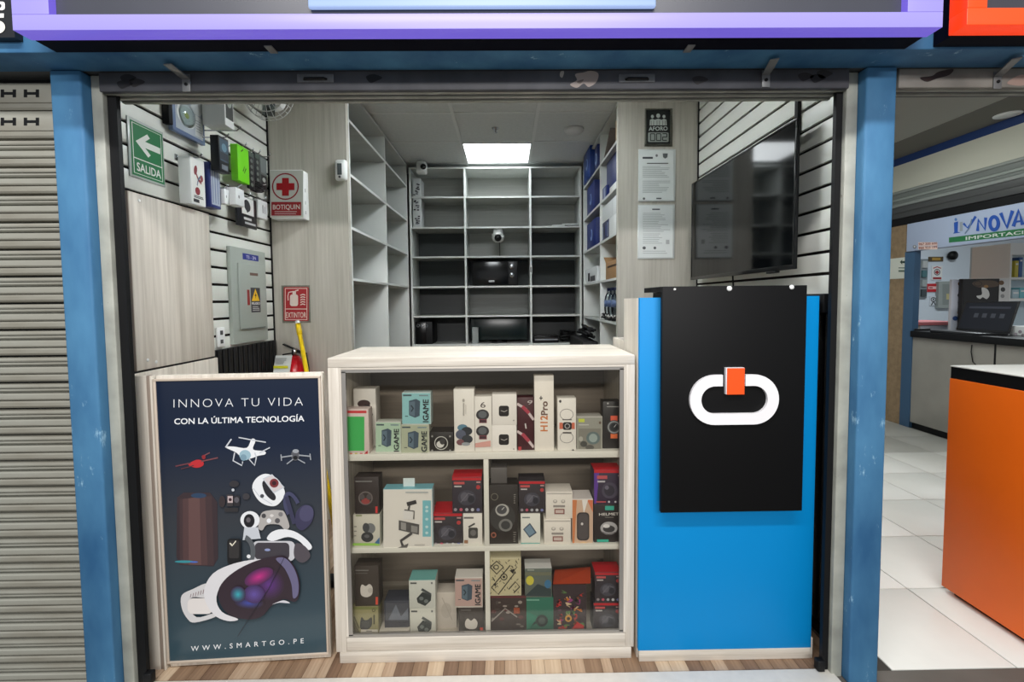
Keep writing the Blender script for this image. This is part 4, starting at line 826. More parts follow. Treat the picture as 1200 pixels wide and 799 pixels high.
# ================================================================== SHOWCASE
SX0, SX1, SY, SYB, STZ = -.636, .456, 1.66, 2.06, 1.121
t = thing('showcase', 'pale wood display case with glass front full of boxed gadgets', 'display case', ((SX0+SX1)/2, 1.86, 0))
gx0, gx1, gz0, gz1 = -.585, .413, .094, 1.076
box('top_board', ASHX, SX0, SX1, SY, SYB, 1.087, STZ, t, .0015)
box('side_panel', ASH, SX0, -.598, SY, SYB, .04, 1.0865, t, .001); box('side_panel', ASH, .426, SX1, SY, SYB, .04, 1.0865, t, .001)
box('inner_stile', ASH, -.5975, gx0-.0045, SY+.001, SY+.02, .095, 1.0865, t); box('inner_stile', ASH, gx1+.0045, .4255, SY+.001, SY+.02, .095, 1.0865, t)
box('top_rail', ASHX, -.5975, .4255, SY+.002, SY+.02, gz1+.003, 1.0865, t); box('base_rail', ASHX, -.5975, .4255, SY+.001, SY+.018, .042, gz0-.003, t, .001); box('base_board', ASHX, -.5975, .4255, SY+.0185, SYB-.0125, .042, .066, t)
box('plinth', ASHX, -.622, .446, SY-.004, SYB-.02, 0, .0395, t, .001)
BCK = wood('showcase_back', (150, 140, 128), (132, 122, 112), 'X'); box('back_panel', BCK, -.5975, .4255, SYB-.012, SYB, .042, 1.0865, t)
SHW = mat('showcase_shelf_white', (226, 224, 214), .4); SHT, SHM = .765, .415
s1 = box('shelf', SHW, -.5975, .4255, SY+.026, SYB-.013, SHT-.024, SHT, t, .001); s2 = box('shelf', SHW, -.5975, .4255, SY+.026, SYB-.013, SHM-.019, SHM, t, .001)
dvx = -.081
box('divider', SHW, dvx-.009, dvx+.009, SY+.026, SYB-.013, SHM+.0005, SHT-.0245, t, .001); box('divider', SHW, dvx-.009, dvx+.009, SY+.026, SYB-.013, .0665, SHM-.0195, t, .001)
m = MB(); e = .006; AL = mat('aluminium_trim', (168, 164, 158), .35, metal=.6)
for q in ((gx0, gx1, gz1-e, gz1), (gx0, gx1, gz0, gz0+e), (gx0, gx0+e, gz0+e, gz1-e), (gx1-e, gx1, gz0+e, gz1-e)): m.box(q[0]-.004, q[1]+.004, SY+.003, SY+.014, q[2]-.002, q[3]+.002)
m.build('glazing_frame', AL, t); box('glass_pane', glass('showcase_glass', (252, 251, 248), .6), gx0+e, gx1-e, SY+.006, SY+.010, gz0+e, gz1-e, t)
# ================================================================== BLUE COUNTER
BX0, BX1, BY, BZ = .466, 1.101, 1.64, 1.324
t = thing('blue_counter', 'tall bright blue counter beside the showcase', 'counter', ((BX0+BX1)/2, 1.75, 0))
box('front_panel', COUNTERBLUE, BX0+.001, BX1, BY, BY+.018, .040, BZ, t, .0008)
box('side_panel', ASH, BX0, BX0+.018, BY+.0185, 1.86, .0, BZ-.002, t, .001); box('side_panel', ASH, BX1-.018, BX1, BY+.0185, 1.86, 0, BZ-.002, t, .001)
box('top_board', ASHX, BX0+.0185, BX1-.0185, BY+.0185, 1.86, BZ-.03, BZ-.002, t); box('plinth', ASHX, BX0+.004, BX1-.004, BY-.002, BY+.018, 0, .0395, t, .001)
zst = onX(726, 397, BX0+.005).z
box('rear_side_panel', ASH, BX0+.0005, BX0+.018, 1.8605, 2.05, 0, zst, t, .001); box('rear_shelf', ASHX, BX0+.0185, BX1-.02, 1.861, 2.05, zst-.03, zst-.002, t)
# black panel with chain-link emblem
PYF = 1.588
t = thing('emblem_panel', 'black panel with a white link and orange block emblem, mounted on the blue counter', 'sign', (.776, BY, .576))
box('front_board', mat('satin_black', (9, 9, 10), .55, spec=.2), .529, 1.023, PYF, PYF+.018, .577, 1.361, t, .001)
box('top_board', mat('satin_black', (9, 9, 10), .55, spec=.2), .529, 1.023, PYF+.0185, 1.80, 1.343, 1.361, t, .001); box('spacer', BLACK, .56, .60, 1.645, 1.79, BZ-.0015, 1.3425, t); box('spacer', BLACK, .95, .99, 1.645, 1.79, BZ-.0015, 1.3425, t)
box('standoff_block', BLACK, .60, .95, PYF+.0185, BY-.0005, .70, .75, t); box('standoff_block', BLACK, .60, .95, PYF+.0185, BY-.0005, 1.2, 1.25, t)
for px, py, r in ((790.5, 339, .004), (854.5, 338, .009), (927.5, 336.5, .008)):
    c = onY(px, py, PYF); MB().lathe((c.x, PYF, c.z), NY, [(r, 0), (r, .003), (r*.6, .005), (0, .005)], 16).build('screw_cap', WHITEP, t)
def lk(px, py): p = onY(px, py, PYF-.01); return p
c0 = lk(808.7, 439.3); c1 = lk(912, 497.3); i0 = lk(823, 452.6); g0 = lk(847, 440).x; g1 = lk(873.6, 440).x
cx0, cx1 = c0.x, c1.x; zt, zb = c0.z-.001, c1.z+.0015; R_ = (zt-zb)/2; wd = i0.x-c0.x; zc = (zt+zb)/2; r2 = R_-wd*.92
out = []; inn = []
xs = cx0+R_; xe = cx1-R_
pathO = [(g0, zt)]+[(xs-R_*math.sin(i*PI/20), zc+R_*math.cos(i*PI/20)) for i in range(21)]+[(xe+R_*math.sin(i*PI/20), zc-R_*math.cos(i*PI/20)) for i in range(21)]+[(g1, zt)]
pathI = [(g0, zc+r2)]+[(xs-r2*math.sin(i*PI/20)*1.0, zc+r2*math.cos(i*PI/20)) for i in range(21)]+[(xe+r2*math.sin(i*PI/20), zc-r2*math.cos(i*PI/20)) for i in range(21)]+[(g1, zc+r2)]
m = MB(); A = [[m.bm.verts.new((x, y, z)) for x, z in pth] for pth in (pathO, pathI) for y in (PYF-.0005, PYF-.012)]
oB, oF, iB, iF = A; n = len(oB)
for i in range(n-1): m._f([oF[i], oF[i+1], iF[i+1], iF[i]]); m._f([oB[i], oB[i+1], oF[i+1], oF[i]]); m._f([iB[i], iB[i+1], iF[i+1], iF[i]]); m._f([oB[i], oB[i+1], iB[i+1], iB[i]])
for i in (0, n-1): m._f([oB[i], oF[i], iF[i], iB[i]])
m.build('white_link', mat('acrylic_white', (240, 238, 240), .35), t)
c0 = lk(851, 431); c1 = lk(871, 461.5); box('orange_block', mat('acrylic_white', (240, 238, 240), .35), c0.x-.002, c1.x, PYF-.016, PYF-.0005, c1.z, c0.z+.001, t, .0006)
box('orange_face', mat('acrylic_orange', (244, 84, 20), .4), c0.x, c1.x, PYF-.018, PYF-.0165, c1.z, c0.z, t)
# ================================================================== BOXES IN THE SHOWCASE
TOPS = {'T': SHT, 'M': SHM, 'B': .066}
def cm(rgb, rough=.4): return mat('card_%02x%02x%02x' % rgb, rgb, rough)
def carton(key, on, x0, x1, ytop, label, body, art=None, Y=1.70, depth=.07, group=None, name='gadget_box', top=None):
    """carton whose front stands on the plane Y; x0, x1 and ytop are photo pixels; on = shelf letter or the key of the carton below"""
    z0 = TOPS[on]+.0006; pm = (x0+x1)/2; zt = onY(pm, ytop, Y).z; X0 = onY(x0, ytop, Y).x; X1 = onY(x1, ytop, Y).x
    o = box(name, cm(body), X0, X1, Y, Y+depth, z0, zt, None, .0008); TOPS[key] = zt; tag(o, label, 'box', group)
    if top:
        m = MB(); m.box(X0+.0005, X1-.0005, Y+.001, Y+depth-.001, zt, zt+.0012); m.build('top_label', cm(top), o); TOPS[key] = zt+.0013
    if art:
        a = artY(Y); art(a); a.build('print', o)
    return o
WH = (232, 228, 220); BLK = (28, 26, 26); DG = (62, 60, 60); RD = (190, 34, 42)
# ---- top shelf
def f(a):
    a.rect(402.3, 481, 429.5, 484, (206, 60, 66)).rect(404.5, 488, 427, 528, (66, 176, 90)).rect(402, 530, 430, 534, (214, 200, 190))
    for i, c in enumerate(((210, 80, 80), (200, 90, 60), (180, 160, 60), (190, 70, 90))): a.rect(404+6*i, 530.4, 407+6*i, 533.2, c)
    a.poly([(424, 534), (431, 527.5), (431, 534)], (180, 30, 48))
carton('T0', 'T', 402, 431.5, 479.5, 'small red and white box with a plain green panel, leftmost on the top shelf', (214, 196, 190), f, 1.695, .05)
def f(a):
    a.ell(426.5, 473, 7.5, 4.6, (70, 52, 50)).ell(430, 479, 6, 5, (40, 36, 38)).ell(423, 480, 5, 4, (120, 84, 80)).ell(433, 485.5, 4, 3, (60, 44, 44))
carton('T1', 'T', 414, 440, 455.5, 'tall white smartwatch box behind the green-panelled box', WH, f, 1.78, .06)
def igame(a, x0, y0, x1, y1, bg, fg=(40, 44, 48)):
    w, h = x1-x0, y1-y0; a.rect(x0+.4, y0+.5, x1-.4, y1-.4, bg); a.rect(x0+.04*w, y0+.06*h, x0+.34*w, y0+.11*h, (70, 84, 90)).rect(x0+.6*w, y0+.07*h, x0+.92*w, y0+.11*h, (120, 140, 146))
    a.poly([(x0+.25*w, y0+.26*h), (x0+.5*w, y0+.2*h), (x0+.64*w, y0+.27*h), (x0+.62*w, y0+.74*h), (x0+.46*w, y0+.8*h), (x0+.25*w, y0+.72*h)], (66, 82, 96)).poly([(x0+.27*w, y0+.30*h), (x0+.46*w, y0+.27*h), (x0+.45*w, y0+.76*h), (x0+.27*w, y0+.70*h)], (92, 112, 126)).line([(x0+.32*w, y0+.4*h), (x0+.40*w, y0+.5*h), (x0+.33*w, y0+.6*h)], .05*w, (40, 54, 64))
    a.text('IGAME', (x0+.93*w, y1-.06*h), (x0+.93*w, y0+.22*h), (-.19*w, 0), fg, .03); a.rect(x0+.12*w, y0+.74*h, x0+.22*w, y0+.76*h, (50, 60, 64))
carton('T2', 'T', 440, 469.5, 494.5, 'pale green gaming-charger box on the left of the three IGAME boxes', (206, 210, 200), lambda a: igame(a, 440, 494.5, 469.5, 531, (170, 196, 172)), 1.715, .05, 'IGAME boxes of the top shelf')
carton('T3', 'T', 470, 502.5, 497.5, 'pale olive gaming-charger box under the teal one, top shelf', (200, 200, 184), lambda a: igame(a, 470, 497.5, 502.5, 533, (172, 178, 154)), 1.70, .05, 'IGAME boxes of the top shelf')
carton('T4', 'T3', 471, 504.5, 460, 'teal gaming-charger box standing on top of the olive one, top shelf', (196, 214, 212), lambda a: igame(a, 471, 460, 504.5, 496.6, (142, 194, 196)), 1.70, .05, 'IGAME boxes of the top shelf')
def f(a):
    a.ring(517, 519, 8, 8, 1, (190, 190, 184)).ell(516, 520.5, 4.5, 4, (205, 204, 198)).ell(518.5, 517, 3.2, 3.8, (60, 58, 58)).rect(514, 529.2, 520, 530.2, (150, 148, 144))
    for px, py in ((506.5, 511), (527.5, 511), (506.5, 527.5), (527.5, 527.5)): a.ell(px, py, 1.1, 1.1, (150, 150, 146))
carton('T5', 'T', 503.5, 531, 506.5, 'small square black box with a white emblem on the top shelf', (34, 30, 28), f, 1.71, .075, top=(44, 40, 38))
def f(a):
    a.ell(542, 501, 6, 4, (90, 130, 150)).ell(547, 505, 6.5, 5, (44, 48, 54)).ell(540, 509, 6, 5.5, (86, 92, 110)).ell(547.5, 514.5, 6.5, 5, (50, 54, 60)).ell(539.5, 518, 4.5, 3.5, (120, 80, 84)).ell(546, 520, 5, 2, (150, 156, 160)); a.rect(542.6, 472, 544.2, 487, (176, 171, 163)).rect(545.6, 474, 546.3, 485, (190, 186, 178)); a.ell(543.2, 469, 1.4, 2, (170, 166, 158))
carton('T6', 'T', 531.5, 555.5, 456, 'tall white box with a cluster of watches printed low on it', WH, f, 1.70, .06)
def f(a):
    a.text('6', (563, 477.5), (569, 477.5), 6.5, (70, 60, 58))
    for y in (486, 505):
        a.ell(565.5, y, 7.6, 6.4, (52, 50, 52)).ell(565.5, y-.5, 5, 4.2, (96, 100, 104)).rect(561.5, y+5, 570.5, y+9.5, (120, 60, 70)).rect(562.5, y+6, 569.5, y+8.6, (60, 40, 46))
    a.poly([(557, 519), (575, 516), (575, 523), (557, 524)], (214, 160, 150))
carton('T7', 'T', 556, 576, 464.5, 'white box marked 6 with two round black watches', WH, f, 1.70, .05)
def f2(y):
    def f(a): a.rrect(584.6, y-6.2, 596.4, y+6.2, 2.6, (32, 28, 28)).line([(587, y-.5), (591, y+.8), (594.5, y-1)], .8, (176, 170, 168)).ell(602, y+11, .8, .8, (150, 146, 142))
    return f
carton('T8', 'T', 576.5, 605.3, 498.2, 'lower white square-watch box on the top shelf', (236, 232, 226), f2(515), 1.70, .05, 'two stacked white watch boxes')
carton('T9', 'T8', 576.5, 605.3, 461.8, 'upper white square-watch box, standing on its twin', (236, 232, 226), f2(481.5), 1.70, .05, 'two stacked white watch boxes')
def f(a):
    a.line([(606, 473), (616, 479), (625.5, 492)], 3, (206, 190, 190)).line([(606, 505), (615, 511), (625.5, 524)], 3, (206, 190, 190)).line([(612, 476), (620, 484)], 4, (170, 60, 76)).line([(612, 508), (620, 517)], 4, (170, 60, 76)).text('9', (618, 474), (624, 473), 4.5, (196, 186, 184)).line([(615.5, 496), (616.5, 502)], 1.5, (210, 206, 204)).rect(607.5, 523, 611, 529, (178, 60, 66))
carton('T10', 'T', 606, 625.4, 465.5, 'dark maroon box with pale watch bands crossing it', (66, 22, 30), f, 1.71, .05)
def f(a):
    vs, fs, wd = text_mesh('H12Pro', .035, 1.0)
    a.text('H12', (641.5, 505), (641.5, 487), (-8.0, 0), (204, 122, 66), .03).text('Pro', (641.5, 486), (641.5, 470.4), (-7.4, 0), (110, 84, 74), .03).text('+', (636.5, 468.5), (636.5, 464), (-5, 0), (60, 56, 56), .03)
carton('T11', 'T', 626, 648.8, 440, 'tallest white box, lettered H12Pro+ upwards', (238, 232, 222), f, 1.70, .045)
def f(a):
    a.ring(664, 485.5, 8, 6.6, .6, (130, 126, 124)).ring(664, 512.5, 8, 6.6, .6, (130, 126, 124)).rrect(659.5, 494.5, 670, 503.5, 2.4, (40, 36, 36)).rect(655.5, 495, 659.5, 502.5, (204, 110, 84)).rect(670, 495, 673.5, 502.5, (204, 110, 84)).ring(664.7, 499, 3.2, 3.2, 1, (170, 166, 166)).rect(659, 491, 670, 492, (90, 86, 86)).rect(659.5, 506, 669.5, 507.6, (70, 66, 66)).ell(656.5, 470, 1.4, 1.6, (70, 66, 66)).ell(671.5, 527.5, 1.4, 1.4, (90, 86, 86))
carton('T12', 'T', 653.3, 675, 466.5, 'white box with one orange-strapped watch between two rings', WH, f, 1.70, .05)
def f(a):
    a.rect(675.8, 489, 705.6, 530.8, (150, 150, 140)).rect(678, 490.5, 685, 494.5, (196, 206, 80)).rect(678, 497, 690, 498.2, (190, 190, 182)).rect(678, 502, 704, 529, (128, 126, 116)).ell(695, 513, 8, 7.5, (96, 112, 112)).ell(695, 513, 5, 5, (150, 164, 160)).ell(684, 520, 4, 3.4, (70, 70, 66)).ell(691, 524, 5, 3, (84, 82, 76)).ell(680.5, 514, 2.5, 3, (170, 168, 158)).ell(703, 495, 1.4, 1.6, (100, 84, 70))
carton('T13', 'T', 675.6, 706, 488.2, 'squat clear-fronted grey box with earbuds and watch, top shelf', (186, 184, 176), f, 1.715, .06)
def f(a):
    a.ell(712.3, 472.6, 1, 1.2, (170, 170, 168)).rect(711, 475.8, 727, 477, (140, 140, 138)).rect(715.5, 487, 723.5, 493, (222, 96, 70)).rect(715.5, 508, 723.5, 513.5, (226, 112, 62)).ell(719.5, 500.3, 8.4, 8.2, (70, 72, 74)).ring(719.5, 500.3, 7.4, 7.2, 1.4, (150, 154, 156)).ell(719.5, 500.3, 4.4, 4.4, (40, 44, 48)).line([(719.5, 500.3), (722, 497)], .7, (200, 200, 200))
carton('T14', 'T', 706.5, 727.6, 470.4, 'black box with an orange-strapped watch, rightmost on the top shelf', (40, 38, 38), f, 1.715, .05)
# ---- middle shelf, left cell
def f(a):
    a.rect(417, 603, 424, 605, (150, 156, 120)); a.ell(434, 619, 6, 6.2, (120, 122, 124)).ell(430.5, 629, 7.2, 6, (56, 56, 58)).ell(429, 618, 4, 5.5, (70, 72, 74)).ell(430, 628, 3, 2, (100, 100, 102)).rect(413.6, 636, 445, 639, (150, 196, 90)).poly([(439, 636), (445, 629), (445, 637)], (70, 110, 150)).lines(415, 614, 418.5, 630, 3, (140, 140, 130), 1.4)
carton('M2', 'M', 413.6, 444.8, 603, 'white box with a lime foot and grey earbuds, leftmost on the middle shelf', (206, 202, 188), f, 1.70, .06)
def f(a):
    a.rect(416.5, 563.2, 436, 564.6, (120, 118, 116)).ring(428.5, 583.5, 8.4, 8, 1.6, (110, 102, 100)).ell(428.5, 587, 5, 3.6, (150, 66, 64)).ell(424.5, 582, 3, 3.4, (84, 78, 78)).ell(432.5, 582, 3, 3.4, (84, 78, 78)).rect(440, 593, 442.6, 601, (206, 60, 60))
carton('M1', 'M2', 415, 443.5, 559, 'black earbud box standing on the lime-footed box', (56, 48, 46), f, 1.705, .055)
def f(a):
    TL = (120, 186, 196)
    a.rect(449.3, 573.4, 506.2, 642, (226, 222, 214)).rect(495.3, 586.2, 505, 628.6, TL)
    for y in (594, 598.5, 608, 617, 624): a.ell(500.2, y, 1.8, 1.6, (196, 222, 224))
    a.line([(477, 590.5), (488, 587.6)], 4.6, (56, 54, 54)).line([(480, 592), (478.5, 599)], 2.2, (80, 78, 76)).rect(472.5, 597.5, 484, 608, (222, 220, 216)).line([(474, 597), (485.5, 598.5), (485, 608)], 1.4, (90, 88, 86)).poly([(467.5, 609), (491.5, 614), (491, 626), (467.5, 620.5)], (84, 82, 80)).poly([(470, 611), (476, 612.4), (476, 621), (470, 619.6)], (150, 148, 144)).poly([(482, 615), (489.5, 616.4), (489.5, 624), (482, 622.6)], (140, 138, 134)).line([(483, 624), (470, 633), (473, 641)], 3.2, (72, 70, 70)).poly([(465, 641.8), (479, 636), (477, 641.8)], (96, 94, 92)).rect(475.5, 575.6, 502, 577, (170, 176, 176)).rect(486, 637, 498, 638.4, (186, 182, 176))
o = carton('M3', 'M', 449, 506.4, 573.2, 'large white and turquoise phone-stabiliser box with a hang tab, middle shelf', (190, 214, 216), f, 1.69, .05, top=(128, 190, 202))
A_ = onY(471.5, 562, 1.70); B_ = onY(485.3, 573, 1.70); MB().box(A_.x, B_.x, 1.714, 1.716, TOPS['M3']-.001, A_.z).build('hang_tab', cm((214, 226, 226)), o)
def redbox(x0, y0, x1, y1, big=True):
    def f(a):
        w, h = x1-x0, y1-y0; a.rect(x0+.4, y0+.4, x1-.4, y0+.09*h, RD).rect(x0+.06*w, y0+.13*h, x0+.42*w, y0+.2*h, (196, 84, 84)).rect(x0+.08*w, y0+.24*h, x0+.32*w, y0+.28*h, (196, 190, 188)).rect(x0+.82*w, y0+.12*h, x0+.96*w, y0+.16*h, (190, 150, 148)).ell(x0+.88*w, y0+.28*h, .07*w, .06*h, (178, 60, 60))
        a.ell(x0+.5*w, y0+.58*h, .30*w, .22*h, (66, 64, 74)).ell(x0+.42*w, y0+.55*h, .13*w, .13*h, (92, 90, 100)).ell(x0+.64*w, y0+.62*h, .11*w, .1*h, (40, 40, 48)).line([(x0+.3*w, y0+.7*h), (x0+.55*w, y0+.45*h), (x0+.72*w, y0+.5*h)], .03*w, (110, 108, 116))
        for i, c in enumerate(((150, 140, 146), (190, 90, 110), (170, 170, 176), (190, 190, 194), (120, 124, 170))): a.ell(x0+(.12+.19*i)*w, y0+.91*h, .055*w, .045*h, c)
    return f
carton('M4', 'M', 506.8, 541.8, 601, 'black box with bright red lid beside the stabiliser box', (54, 48, 52), redbox(506.8, 601, 541.8, 640.5), 1.71, .10, 'red-topped black headset boxes', top=(204, 30, 42))
def f(a):
    a.rect(543.5, 605.5, 555, 607.6, (110, 106, 104)).line([(549, 617.5), (556.5, 613.2)], 2, (70, 68, 66)).rrect(549, 618, 560, 630.5, 2, (66, 64, 62)).ell(554.5, 624, 3.4, 3.6, (110, 108, 106)).rect(544, 632.5, 548.5, 636.4, (150, 110, 80))
carton('M6', 'M', 542.5, 564.8, 602, 'small white box with a dark little camera, middle shelf beside the divider', (226, 222, 214), f, 1.70, .06)
carton('M5', 'M6', 529.6, 564.6, 559, 'red-topped black headset box raised on the small white box', (54, 48, 56), redbox(529.6, 559, 564.6, 600.4), 1.705, .08, 'red-topped black headset boxes', top=(204, 30, 42))
# ---- middle shelf, right cell
def f(a):
    a.ring(579.5, 582, 4.2, 4.2, .7, (120, 116, 104)).ell(589, 606, 15, 16, (58, 56, 54)).ell(588.5, 597.5, 8, 7.2, (180, 178, 172)).ell(588, 597, 6, 5.2, (74, 74, 76)).ell(592.5, 615, 8, 7.4, (120, 120, 116)).ell(592.5, 615, 5.4, 5, (60, 60, 60)).line([(588, 597), (591, 594)], .8, (210, 210, 206)).ell(578.5, 626.5, 3.2, 3.4, (150, 90, 70)).ell(578.5, 626.5, 1.8, 2, (60, 40, 34)).lines(602, 578, 604.5, 590, 5, (140, 136, 130), 1).lines(601.5, 622, 605, 635, 5, (130, 126, 120), 1)
carton('M7', 'M', 572.6, 606.8, 568, 'tall black box with a silver watch dial, left in the right middle cell', (44, 38, 34), f, 1.70, .07)
carton('M7b', 'M7', 575, 594, 548, 'dim grey box standing on the tall black watch box', (92, 88, 86), None, 1.712, .05)
def f(a):
    a.rect(612, 605.5, 621, 607, (120, 130, 128)).poly([(613, 620), (621, 612.5), (629, 624), (620.5, 630)], (70, 84, 100)).poly([(614.5, 620), (621, 614.4), (627, 623.6), (620.5, 628)], (116, 142, 160)).rect(610.3, 635.8, 632.8, 639.6, (110, 172, 164))
carton('M9', 'M', 610.2, 633, 602, 'small white box with a teal foot and a grey phone, middle shelf', (226, 226, 216), f, 1.70, .07)
carton('M8', 'M9', 607.8, 638.8, 563.5, 'red-topped black headset box raised on the teal-footed box', (54, 48, 52), redbox(607.8, 563.5, 638.8, 600.4), 1.705, .08, 'red-topped black headset boxes')
def fw(x0, x1, y0, y1):
    def f(a):
        w, h = x1-x0, y1-y0; xm = (x0+x1)/2; a.rect(x0+1, y0+.04*h, x1-1, y0+.09*h, (190, 184, 176))
        for s in (-1, 1): a.ell(xm+s*.15*w, y0+.36*h, .08*w, .07*h, (176, 170, 162)).ell(xm+s*.15*w, y0+.34*h, .045*w, .04*h, (220, 214, 206))
        a.rect(xm-.22*w, y0+.5*h, xm+.22*w, y0+.58*h, (150, 144, 138)).rect(xm-.18*w, y0+.64*h, xm+.2*w, y0+.84*h, (136, 84, 76)).rect(xm-.14*w, y0+.68*h, xm+.16*w, y0+.8*h, (204, 186, 178))
    return f
carton('M11', 'M', 637.6, 669, 608.4, 'lower of two square white earbud boxes, middle shelf', (230, 224, 214), fw(637.6, 669, 608.4, 639), 1.695, .08, 'two stacked square white boxes')
carton('M10', 'M11', 639.6, 670.8, 576.2, 'upper of two square white earbud boxes, middle shelf', (230, 224, 214), fw(639.6, 670.8, 576.2, 607), 1.70, .08, 'two stacked square white boxes')
def f(a):
    a.rect(670.8, 585.5, 694.6, 638, (206, 176, 152)).poly([(670.8, 585.5), (676, 585.5), (673, 638), (670.8, 638)], (206, 128, 82)).poly([(688, 585.5), (694.6, 585.5), (694.6, 600)], (214, 120, 80)).poly([(682, 585.5), (689, 585.5), (684, 602)], (232, 228, 222)).rrect(676, 600, 690.5, 633, 4.5, (60, 54, 54)).rrect(677.4, 601.5, 689, 631.5, 4, (84, 78, 78)).ell(682, 613.5, 1.4, 1.6, (214, 210, 206)).poly([(673, 638), (684, 634), (694.6, 638)], (224, 190, 150))
carton('M12', 'M', 670.6, 694.9, 585, 'orange and white box with a black portable speaker, middle shelf', (222, 214, 206), f, 1.70, .085, top=(226, 220, 216))
def f(a):
    a.rrect(709, 592.6, 719.5, 597.6, .8, (60, 170, 150)).text('HELMET', (702, 604), (725, 603.4), 3, (220, 216, 210), .015).rect(709, 605.6, 719, 606.2, (150, 146, 142)).ell(713.5, 618.6, 10, 7.6, (176, 174, 176)).ell(713.5, 619.4, 7, 4.2, (60, 58, 60)).ell(710.5, 616, 4, 2.2, (222, 220, 220)).line([(705, 623), (713, 625.5), (722, 623)], 1.2, (110, 108, 110)).rect(699.5, 631.6, 713, 634.6, (60, 180, 156)).rect(721, 634, 727, 634.8, (150, 146, 142))
carton('M13', 'M', 696, 727.8, 590.8, 'black box lettered HELMET with a silver headset case', (42, 36, 36), f, 1.70, .07)
def f(a):
    a.rect(696.2, 550.4, 727.6, 554, RD).poly([(696.2, 554), (702, 554), (699, 590), (696.2, 590)], (96, 60, 150)).rect(699.5, 557, 711.5, 561, (190, 84, 90)).rect(700, 563, 709, 565, (190, 184, 190)).ell(714.5, 574.5, 9.5, 9.5, (74, 68, 84)).ell(714, 574.5, 6, 6.4, (50, 46, 58)).ell(711, 571, 2.4, 2.4, (110, 104, 120)).rect(698.5, 586.8, 710, 588.6, (176, 76, 84)).ell(713.5, 587.6, 1.2, 1.2, (200, 196, 200)).ell(721, 587.6, 1.2, 1.2, (200, 196, 200)).rect(724, 556.4, 727.4, 557.6, (190, 170, 174))
carton('M14', 'M13', 696, 727.8, 550.2, 'red and purple headset box on top of the HELMET box', (58, 48, 66), f, 1.70, .07, top=(204, 30, 42))
# ---- bottom shelf, left cell
def f(a):
    a.rect(412.4, 711, 443, 714, (120, 124, 70)).poly([(412.4, 746), (412.4, 720), (424, 746)], (96, 88, 60)).blob([(422, 735), (423.5, 723), (427, 726), (431, 726), (435.5, 723), (436, 731), (433, 736), (427, 737.5)], (60, 60, 58)).ell(428.5, 731, 5, 4, (76, 76, 74)).line([(415, 722), (421, 736)], 1.6, (90, 84, 52)).line([(438.5, 720), (438.5, 731)], 1.6, (70, 66, 46)).ring(438, 714.5, 2, 2, .7, (80, 76, 54)).rect(423, 737, 443, 747, (214, 208, 196)).rect(427, 741.4, 440, 744, (90, 88, 84)).rect(429.5, 738.2, 436, 739.2, (120, 118, 112))
carton('B2', 'B', 412.2, 443, 711.2, 'olive box with a dark gadget and white label, lower left of the bottom shelf', (150, 144, 104), f, 1.695, .06)
def f(a):
    a.rect(416.5, 667.5, 432, 668.8, (120, 118, 114)).rect(416.5, 671, 431, 671.8, (100, 98, 94)).blob([(422.5, 689), (424.5, 684.5), (428.5, 686.5), (433, 684), (436.5, 688), (436, 696), (430, 699.5), (423.5, 697)], (212, 206, 198)).ell(434, 691.5, 3, 3, (190, 184, 176)).rect(440.3, 699, 443, 708, (214, 78, 58))
carton('B1', 'B2', 415, 443.4, 663, 'black box with white earbuds, standing on the olive box', (66, 58, 52), f, 1.70, .055)
def f(a): a.rect(446, 741.5, 479, 742.4, (170, 166, 158))
carton('B3', 'B', 444.5, 479.6, 738.2, 'flat pale carton lying at the bottom of the left cell', (196, 190, 178), f, 1.70, .09)
def f(a): a.rect(452, 706, 478.4, 727, (78, 80, 88)).poly([(455, 726), (464, 708), (470, 722), (478.4, 712), (478.4, 726)], (112, 118, 130)).rect(451, 728, 478.5, 737, (52, 54, 64))
carton('B3b', 'B3', 450, 479.4, 704, 'dark slate box lying on the flat pale carton', (64, 66, 76), f, 1.715, .07)
def earb(x0, y0, x1, y1):
    def f(a):
        w, h = x1-x0, y1-y0; a.rect(x0+.06*w, y0+.07*h, x0+.3*w, y0+.13*h, (90, 92, 92)).rect(x0+.84*w, y0+.06*h, x0+.9*w, y0+.13*h, (110, 112, 112))
        a.poly([(x0+.3*w, y0+.66*h), (x0+.52*w, y0+.42*h), (x0+.86*w, y0+.52*h), (x0+.84*w, y0+.74*h), (x0+.62*w, y0+.94*h), (x0+.34*w, y0+.82*h)], (48, 54, 54)).poly([(x0+.46*w, y0+.36*h), (x0+.84*w, y0+.56*h), (x0+.86*w, y0+.48*h), (x0+.52*w, y0+.28*h)], (70, 76, 76)).ell(x0+.48*w, y0+.66*h, .08*w, .07*h, (110, 118, 116)).ell(x0+.66*w, y0+.76*h, .08*w, .07*h, (110, 118, 116))
    return f
carton('B5', 'B', 480, 510.2, 713, 'lower white box with dark earbuds in a case, bottom shelf', (206, 206, 196), earb(480, 713, 510.2, 745), 1.70, .06, 'two stacked earbud-case boxes')
carton('B4', 'B5', 479, 510, 680, 'upper white box with teal lid and dark earbuds, bottom shelf', (206, 208, 200), earb(479, 680, 510, 711.6), 1.70, .07, 'two stacked earbud-case boxes', top=(120, 182, 178))
def f(a): a.rect(512, 736.5, 522, 738.4, (196, 130, 96)).ell(523, 715, 6, 9, (186, 178, 168)).line([(518, 700), (530, 726)], 1, (176, 168, 158))
carton('B6', 'B', 510.8, 534.6, 694, 'plain pale box between the earbud boxes and the pink IGAME box', (200, 192, 182), f, 1.74, .06)
def f(a): a.blob([(545, 729), (548, 724.5), (552, 727), (556, 724.5), (559.5, 729), (558, 735.5), (552, 737), (546, 735)], (212, 206, 198)).rect(562.6, 735, 566, 743, (214, 78, 58)).rect(540, 714, 552, 715.2, (110, 106, 102))
